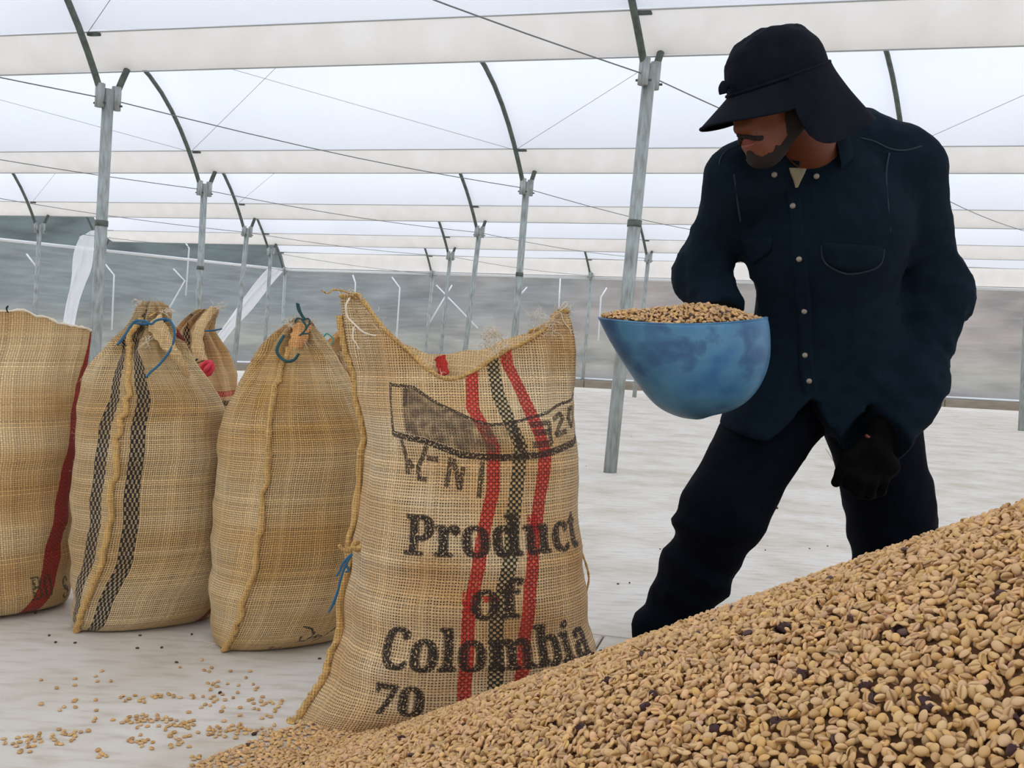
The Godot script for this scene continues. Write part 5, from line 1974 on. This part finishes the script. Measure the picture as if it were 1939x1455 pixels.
	# --- head in its own axes: x to his left, y up, z the way he looks
	var yaw := deg_to_rad(63.0)
	var fh := Vector3(-sin(yaw), 0, cos(yaw))
	var nod := deg_to_rad(24.0)
	var hz := (fh * cos(nod) + Vector3.DOWN * sin(nod)).normalized()
	var hy := (Vector3.UP * cos(nod) + fh * sin(nod)).normalized()
	var head := Transform3D(Basis(hy.cross(hz), hy, hz), at(1464, 186, 2.15))
	var hb := Blob.new()
	hb.k = 0.022
	var ux := Vector3.RIGHT
	hb.bone(Vector3(0, 0.03, -0.035), Vector3(0, 0.03, -0.008), 0.086, 0.083, ux, 1.16)
	hb.bone(Vector3(0.02, 0.0, 0.05), Vector3(-0.02, 0.0, 0.05), 0.034, 0.034)      # skull
	hb.bone(Vector3(0, -0.035, 0.03), Vector3(0, -0.085, 0.055), 0.058, 0.04, ux, 1.05)      # face to chin
	hb.bone(Vector3(0.05, -0.055, 0.0), Vector3(0.02, -0.1, 0.062), 0.022, 0.018)            # jaw
	hb.bone(Vector3(-0.05, -0.055, 0.0), Vector3(-0.02, -0.1, 0.062), 0.022, 0.018)
	hb.bone(Vector3(0, -0.102, 0.072), Vector3(0, -0.104, 0.074), 0.017, 0.017)              # chin
	hb.bone(Vector3(0, 0.012, 0.088), Vector3(0, -0.034, 0.108), 0.008, 0.012)               # nose
	hb.bone(Vector3(0.011, -0.037, 0.096), Vector3(0.012, -0.037, 0.097), 0.0085, 0.0085)
	hb.bone(Vector3(-0.011, -0.037, 0.096), Vector3(-0.012, -0.037, 0.097), 0.0085, 0.0085)
	hb.bone(Vector3(0.04, -0.022, 0.058), Vector3(0.028, -0.03, 0.07), 0.02, 0.014)          # cheeks
	hb.bone(Vector3(-0.04, -0.022, 0.058), Vector3(-0.028, -0.03, 0.07), 0.02, 0.014)
	hb.bone(Vector3(0.036, 0.02, 0.068), Vector3(0.012, 0.016, 0.08), 0.011, 0.01)          # brows
	hb.bone(Vector3(-0.036, 0.02, 0.068), Vector3(-0.012, 0.016, 0.08), 0.011, 0.01)
	hb.bone(Vector3(0.018, -0.062, 0.086), Vector3(-0.018, -0.062, 0.086), 0.0075, 0.0075)   # lips
	hb.bone(Vector3(0.015, -0.074, 0.084), Vector3(-0.015, -0.074, 0.084), 0.0085, 0.0085)
	for s in [-1, 1]:
		hb.bone(Vector3(0.083 * s, 0.012, -0.012), Vector3(0.084 * s, -0.024, -0.006), 0.014, 0.01, ux, 1.6)   # ears
	var nk := head.affine_inverse() * (neck0 + Vector3(0, -0.03, 0))
	hb.bone(Vector3(0, -0.03, -0.03), nk, 0.058, 0.064)
	hb.after = func(p: Vector3, d: float) -> float:
		var q := Vector3(absf(p.x) - 0.031, p.y - 0.004, p.z - 0.092)
		d += 0.010 * exp(-(q.x * q.x * 1.0 + q.y * q.y * 2.2 + q.z * q.z) / 0.00028)         # eye hollows
		d += 0.004 * exp(-pow((p.y + 0.068) / 0.0022, 2.0)) * smoothstep(0.03, 0.018, absf(p.x)) * smoothstep(0.06, 0.075, p.z)
		return d
	var hd := nets(hb, Vector3(-0.13, -0.22, -0.17), Vector3(0.13, 0.15, 0.15), 0.0036)
	for i in hd[0].size(): hd[0][i] = head * (hd[0][i] as Vector3)
	# --- the body under the clothes, one surface with the head
	var bb := Blob.new()
	bb.k = 0.05
	bb.bone(neck0 + Vector3(0, -0.04, -0.01), chest, 0.056, 0.145, fwd, 1.6)
	bb.bone(chest, belly, 0.145, 0.125, fwd, 1.45)
	bb.bone(belly, at(1550, 715, 2.52), 0.12, 0.115, fwd, 1.35)
	for q in [[neck0 + Vector3(0, -0.07, -0.02), sh_r, 0.05, 0.048], [sh_r, el_r, 0.046, 0.038], [el_r, wr_r, 0.037, 0.027], [neck0 + Vector3(0, -0.07, -0.04), sh_l, 0.055, 0.055], [sh_l, el_l, 0.054, 0.042], [el_l, fo_l, 0.042, 0.036], [fo_l, wr_l + cuff_n * 0.03, 0.034, 0.028],
		[hip_r, kn_r, 0.088, 0.062], [kn_r, an_r, 0.06, 0.042], [hip_l, kn_l, 0.09, 0.064], [kn_l, an_l, 0.062, 0.044]]:
		bb.bone(q[0], q[1], q[2], q[3])
	var bd := nets(bb, Vector3(0.15, 0.05, -2.85), Vector3(1.3, 1.62, -2.0), 0.016)
	put("body", net_mesh([bd, hd]), skin, t)
	# beard, moustache and brows: the same head a little larger, kept only where hair grows
	var hair_part := func(grow: float, keep: Callable) -> ArrayMesh:
		var old := hb.after
		hb.after = func(p: Vector3, d: float) -> float:
			return maxf(old.call(p, d) - grow, keep.call(p))
		var r := nets(hb, Vector3(-0.13, -0.16, -0.1), Vector3(0.13, 0.05, 0.13), 0.0026)
		hb.after = old
		for i in r[0].size(): r[0][i] = head * (r[0][i] as Vector3)
		return net_mesh([r])
	var hn := noise(431, 60.0, 2)
	put("beard", hair_part.call(0.0045, func(p: Vector3) -> float:
		var line := -0.03 - 0.062 * smoothstep(-0.005, 0.06, p.z) - 0.012 * smoothstep(0.06, 0.082, p.z) + 0.022 * exp(-pow(p.x / 0.012, 2.0)) * smoothstep(0.06, 0.075, p.z) + 0.006 * hn.get_noise_3d(p.x, p.y, p.z)
		var e := p.y - line
		e = maxf(e, -0.09 - p.y + (0.055 - p.z) * -0.55 - 0.05)
		e = maxf(e, -0.012 - p.z)
		return e * 0.8), hair, t)
	put("sideburn", hair_part.call(0.004, func(p: Vector3) -> float:
		return maxf(maxf(absf(p.z - 0.012 + p.y * 0.15) - 0.016, p.y - 0.01), -0.075 - p.y) + 0.002 * hn.get_noise_3d(p.x, p.y, p.z)), hair, t)
	put("lips", hair_part.call(0.0007, func(p: Vector3) -> float:
		var y := absf(p.y + 0.068 + 0.004 * absf(p.x) / 0.02) - 0.0095 * (1.0 - pow(minf(1.0, absf(p.x) / 0.024), 2.0)) - 0.001
		return maxf(maxf(y, absf(p.x) - 0.023), 0.06 - p.z)), mat("lip_skin", c8(132, 62, 52), 0.5), t)
	put("moustache", hair_part.call(0.0035, func(p: Vector3) -> float:
		var q := Vector2(p.x, p.y + 0.050 + absf(p.x) * 0.55)
		return maxf(maxf(absf(q.y) - 0.0055, absf(q.x) - 0.034), 0.05 - p.z) + 0.004 * hn.get_noise_3d(p.x * 2.0, p.y, p.z)), hair, t)
	put("eyebrows", hair_part.call(0.002, func(p: Vector3) -> float:
		return maxf(maxf(absf(p.y - 0.026 + absf(absf(p.x) - 0.03) * 0.2) - 0.0045, absf(absf(p.x) - 0.03) - 0.02), 0.05 - p.z)), hair, t)
	for s in [-1, 1]:
		var es := begin()
		var c := Vector3(0.031 * s, 0.004, 0.073)
		var pts := PackedVector3Array()
		for i in 9:
			for j in 13:
				var th := PI * i / 8.0
				var ph := TAU * (j % 12) / 12.0
				pts.append(head * (c + Vector3(sin(th) * cos(ph), cos(th), sin(th) * sin(ph)) * 0.0125))
		put("eye", sheet(pts, 9, 13, PackedVector2Array(), PackedVector2Array(), true), mat("eye_white", c8(205, 198, 188), 0.2), t)
		var ip := PackedVector3Array([head * (c + Vector3(0, -0.003, 0.0115)), head * (c + Vector3(0, -0.0034, 0.0132))])
		put("iris", tube(ip, 0.0052, 0.0045, 12), mat("iris_brown", c8(40, 24, 16), 0.2), t)

	# --- cap
	var cap_n := noise(441, 14.0, 3)
	var cm := PackedVector3Array()
	var nr := 22
	var nc := 49
	for i in nr:
		for j in nc:
			var a := TAU * (j % (nc - 1)) / (nc - 1.0)
			var k := i / (nr - 1.0)
			var hgt := sin(k * PI * 0.5)
			var rr := pow(maxf(0.0, 1.0 - pow(hgt, 2.5)), 1.0 / 2.5)
			var p := Vector3(sin(a) * 0.094 * rr, 0.03 + 0.112 * hgt, -0.026 + cos(a) * 0.119 * rr)
			p += Vector3(p.x, 0.3 * hgt, p.z + 0.026).normalized() * (0.008 * cap_n.get_noise_3d(p.x, p.y * 1.5, p.z) * smoothstep(0.1, 0.5, k))
			if i == 0: p = Vector3(p.x * 0.97, p.y - 0.004, p.z)
			cm.append(head * p)
	var cap := put("cap", sheet(cm, nr, nc, PackedVector2Array(), PackedVector2Array(), true), mats.cap_cloth, t)
	var band := PackedVector3Array()
	for j in 49:
		var a := TAU * (j % 48) / 48.0
		band.append(head * Vector3(sin(a) * 0.0955, 0.034, -0.026 + cos(a) * 0.1205))
	put("band", tube(band, 0.004, 0.004, 6), mats.cap_cloth, cap)
	var brim := func(lower: float) -> PackedVector3Array:
		var pts := PackedVector3Array()
		for i in 9:
			for j in 25:
				var f := j / 24.0 * 2.0 - 1.0
				var a := f * 1.42
				var k := i / 8.0
				var root := Vector3(sin(a) * 0.094, 0.032, -0.026 + cos(a) * 0.119)
				var reach := 0.088 * pow(maxf(0.0, 1.0 - pow(absf(f), 2.6)), 0.6)
				var p := root + Vector3(sin(a) * 0.35, 0, 1.0).normalized() * reach * k
				p.y -= reach * k * 0.42 + 0.052 * k * f * f + lower
				p.x *= 1.0 - 0.08 * k * absf(f)
				pts.append(head * p)
		return pts
	put("brim", sheet(brim.call(0.0), 9, 25), mats.cap_cloth, cap)
	put("brim_underside", sheet(brim.call(0.004), 9, 25, PackedVector2Array(), PackedVector2Array(), false, true), mats.cap_cloth, cap)
	var be := PackedVector3Array()
	var top_b: PackedVector3Array = brim.call(0.002)
	for j in 25: be.append(top_b[8 * 25 + j])
	put("brim_edge", tube(be, 0.003, 0.003, 6), mats.cap_cloth, cap)
	put("folded_tab", tube(smooth_path([at(1374, 160, 2.11), at(1369, 168, 2.108), at(1370, 178, 2.11)], 4), 0.011, 0.009, 10), mats.cap_cloth, cap)
	# flap over ears and nape
	for side in 2:
		var fp := PackedVector3Array()
		for i in 13:
			for j in 41:
				var f := j / 40.0
				var a := lerpf(1.12, TAU - 1.12, f)
				var k := i / 12.0
				var back := 0.5 - 0.5 * cos(TAU * f)          # 0 at the front edges, 1 at the nape
				var drop := lerpf(0.165, 0.15, back) * (1.0 - 0.6 * pow(absf(2.0 * f - 1.0), 9.0))
				var out := lerpf(0.002, 0.010 + 0.05 * back, pow(k, 1.2)) + 0.011 * sin(f * 19.0) * k - 0.003 * side
				var p := Vector3(sin(a) * (0.0955 + out), 0.036 - drop * k, -0.026 + cos(a) * (0.1205 + out * 1.15) - 0.012 * k * (1.0 - back))
				p.z += drop * k * 0.30 * (1.0 - 1.1 * back)
				fp.append(head * p)
		put("ear_flap" if side == 0 else "ear_flap_lining", sheet(fp, 13, 41, PackedVector2Array(), PackedVector2Array(), false, side == 1), mats.cap_cloth, cap)

	# --- gloves: his left hand hangs, his right grips the scoop's handle
	var g := Blob.new()
	g.k = 0.012
	var w0 := at(1668, 822, 2.365)
	g.bone(w0 + (w0 - at(1655, 862, 2.35)) * 0.4, at(1658, 858, 2.352), 0.031, 0.036, fwd, 1.15)
	g.bone(at(1636, 868, 2.345), at(1682, 884, 2.36), 0.025, 0.027)
	g.bone(at(1650, 850, 2.35), at(1668, 878, 2.355), 0.034, 0.034)
	for q in [
		[[1632, 846, 2.335], [1606, 868, 2.325], [1594, 892, 2.322], [1583, 914, 2.322], 0.0155, 0.0115],      # thumb
		[[1630, 872, 2.338], [1614, 900, 2.325], [1606, 918, 2.33], [1614, 925, 2.345], 0.0145, 0.0105],       # first finger
		[[1645, 880, 2.335], [1630, 912, 2.318], [1624, 932, 2.325], [1632, 936, 2.343], 0.0145, 0.0105],
		[[1664, 886, 2.34], [1650, 918, 2.322], [1645, 936, 2.33], [1652, 938, 2.348], 0.014, 0.0105],
		[[1682, 888, 2.35], [1672, 914, 2.335], [1667, 930, 2.342], [1672, 931, 2.357], 0.0125, 0.0095]]:
		for k in 3:
			g.bone(at(q[k][0], q[k][1], q[k][2]), at(q[k + 1][0], q[k + 1][1], q[k + 1][2]), lerpf(q[4], q[5], k / 3.0), lerpf(q[4], q[5], (k + 1) / 3.0))
	put("glove", net_mesh([nets(g, at(1560, 950, 2.36) + Vector3(0, 0, -0.1), at(1725, 780, 2.36) + Vector3(0, 0, 0.12), 0.0034)]), mats.glove_cloth, t)
	var wp := at(1645, 829, 2.34)
	put("bare_wrist", tube(PackedVector3Array([at(1640, 825, 2.333), wp + Vector3(0, 0, 0.003), at(1650, 833, 2.333)]), 0.004, 0.004, 8), skin, t)
	var h := Blob.new()
	h.k = 0.012
	var hand := at(1366, 594, 2.315)
	h.bone(wr_r + (wr_r - hand) * 0.3, hand, 0.03, 0.032)
	h.bone(at(1344, 598, 2.312), at(1388, 598, 2.312), 0.024, 0.024)
	for k in 4:
		var x := 1342.0 + 14.5 * k
		var rr := [0.0115, 0.012, 0.012, 0.0105]
		h.bone(at(x, 594, 2.305), at(x, 580 + 4, 2.278), rr[k] + 0.001, rr[k])
		h.bone(at(x, 584, 2.278), at(x, 600, 2.262), rr[k], rr[k] - 0.001)
		h.bone(at(x, 600, 2.262), at(x, 616, 2.278), rr[k] - 0.001, rr[k] - 0.002)
	h.bone(at(1392, 602, 2.31), at(1396, 618, 2.295), 0.015, 0.013)
	h.bone(at(1396, 618, 2.295), at(1380, 626, 2.278), 0.013, 0.011)
	put("glove", net_mesh([nets(h, at(1320, 640, 2.3) + Vector3(0, 0, -0.1), at(1425, 560, 2.3) + Vector3(0, 0, 0.12), 0.0034)]), mats.glove_cloth, t)

	# --- boots
	for q in [[an_r, at(1212, 1232, 2.44), 0.0], [an_l, at(1660, 1262, 2.45), 0.0]]:
		var k := Blob.new()
		k.k = 0.03
		var heel: Vector3 = q[0]
		var hf := on_ground(heel)
		var toe := on_ground(q[1])
		hf = hf.lerp(toe, 0.1)
		k.bone(heel, hf + Vector3(0, 0.06, 0), 0.05, 0.045)
		k.bone(hf + Vector3(0, 0.045, 0), toe + Vector3(0, 0.032, 0), 0.045, 0.032)
		k.after = func(p: Vector3, d: float) -> float: return maxf(d, floor_y(p) + 0.003 - p.y)
		var lo := heel.min(toe).min(hf) - Vector3.ONE * 0.09
		var hi := heel.max(toe).max(hf) + Vector3.ONE * 0.09
		put("boot", net_mesh([nets(k, lo, hi, 0.008)]), mats.boot_rubber, t)
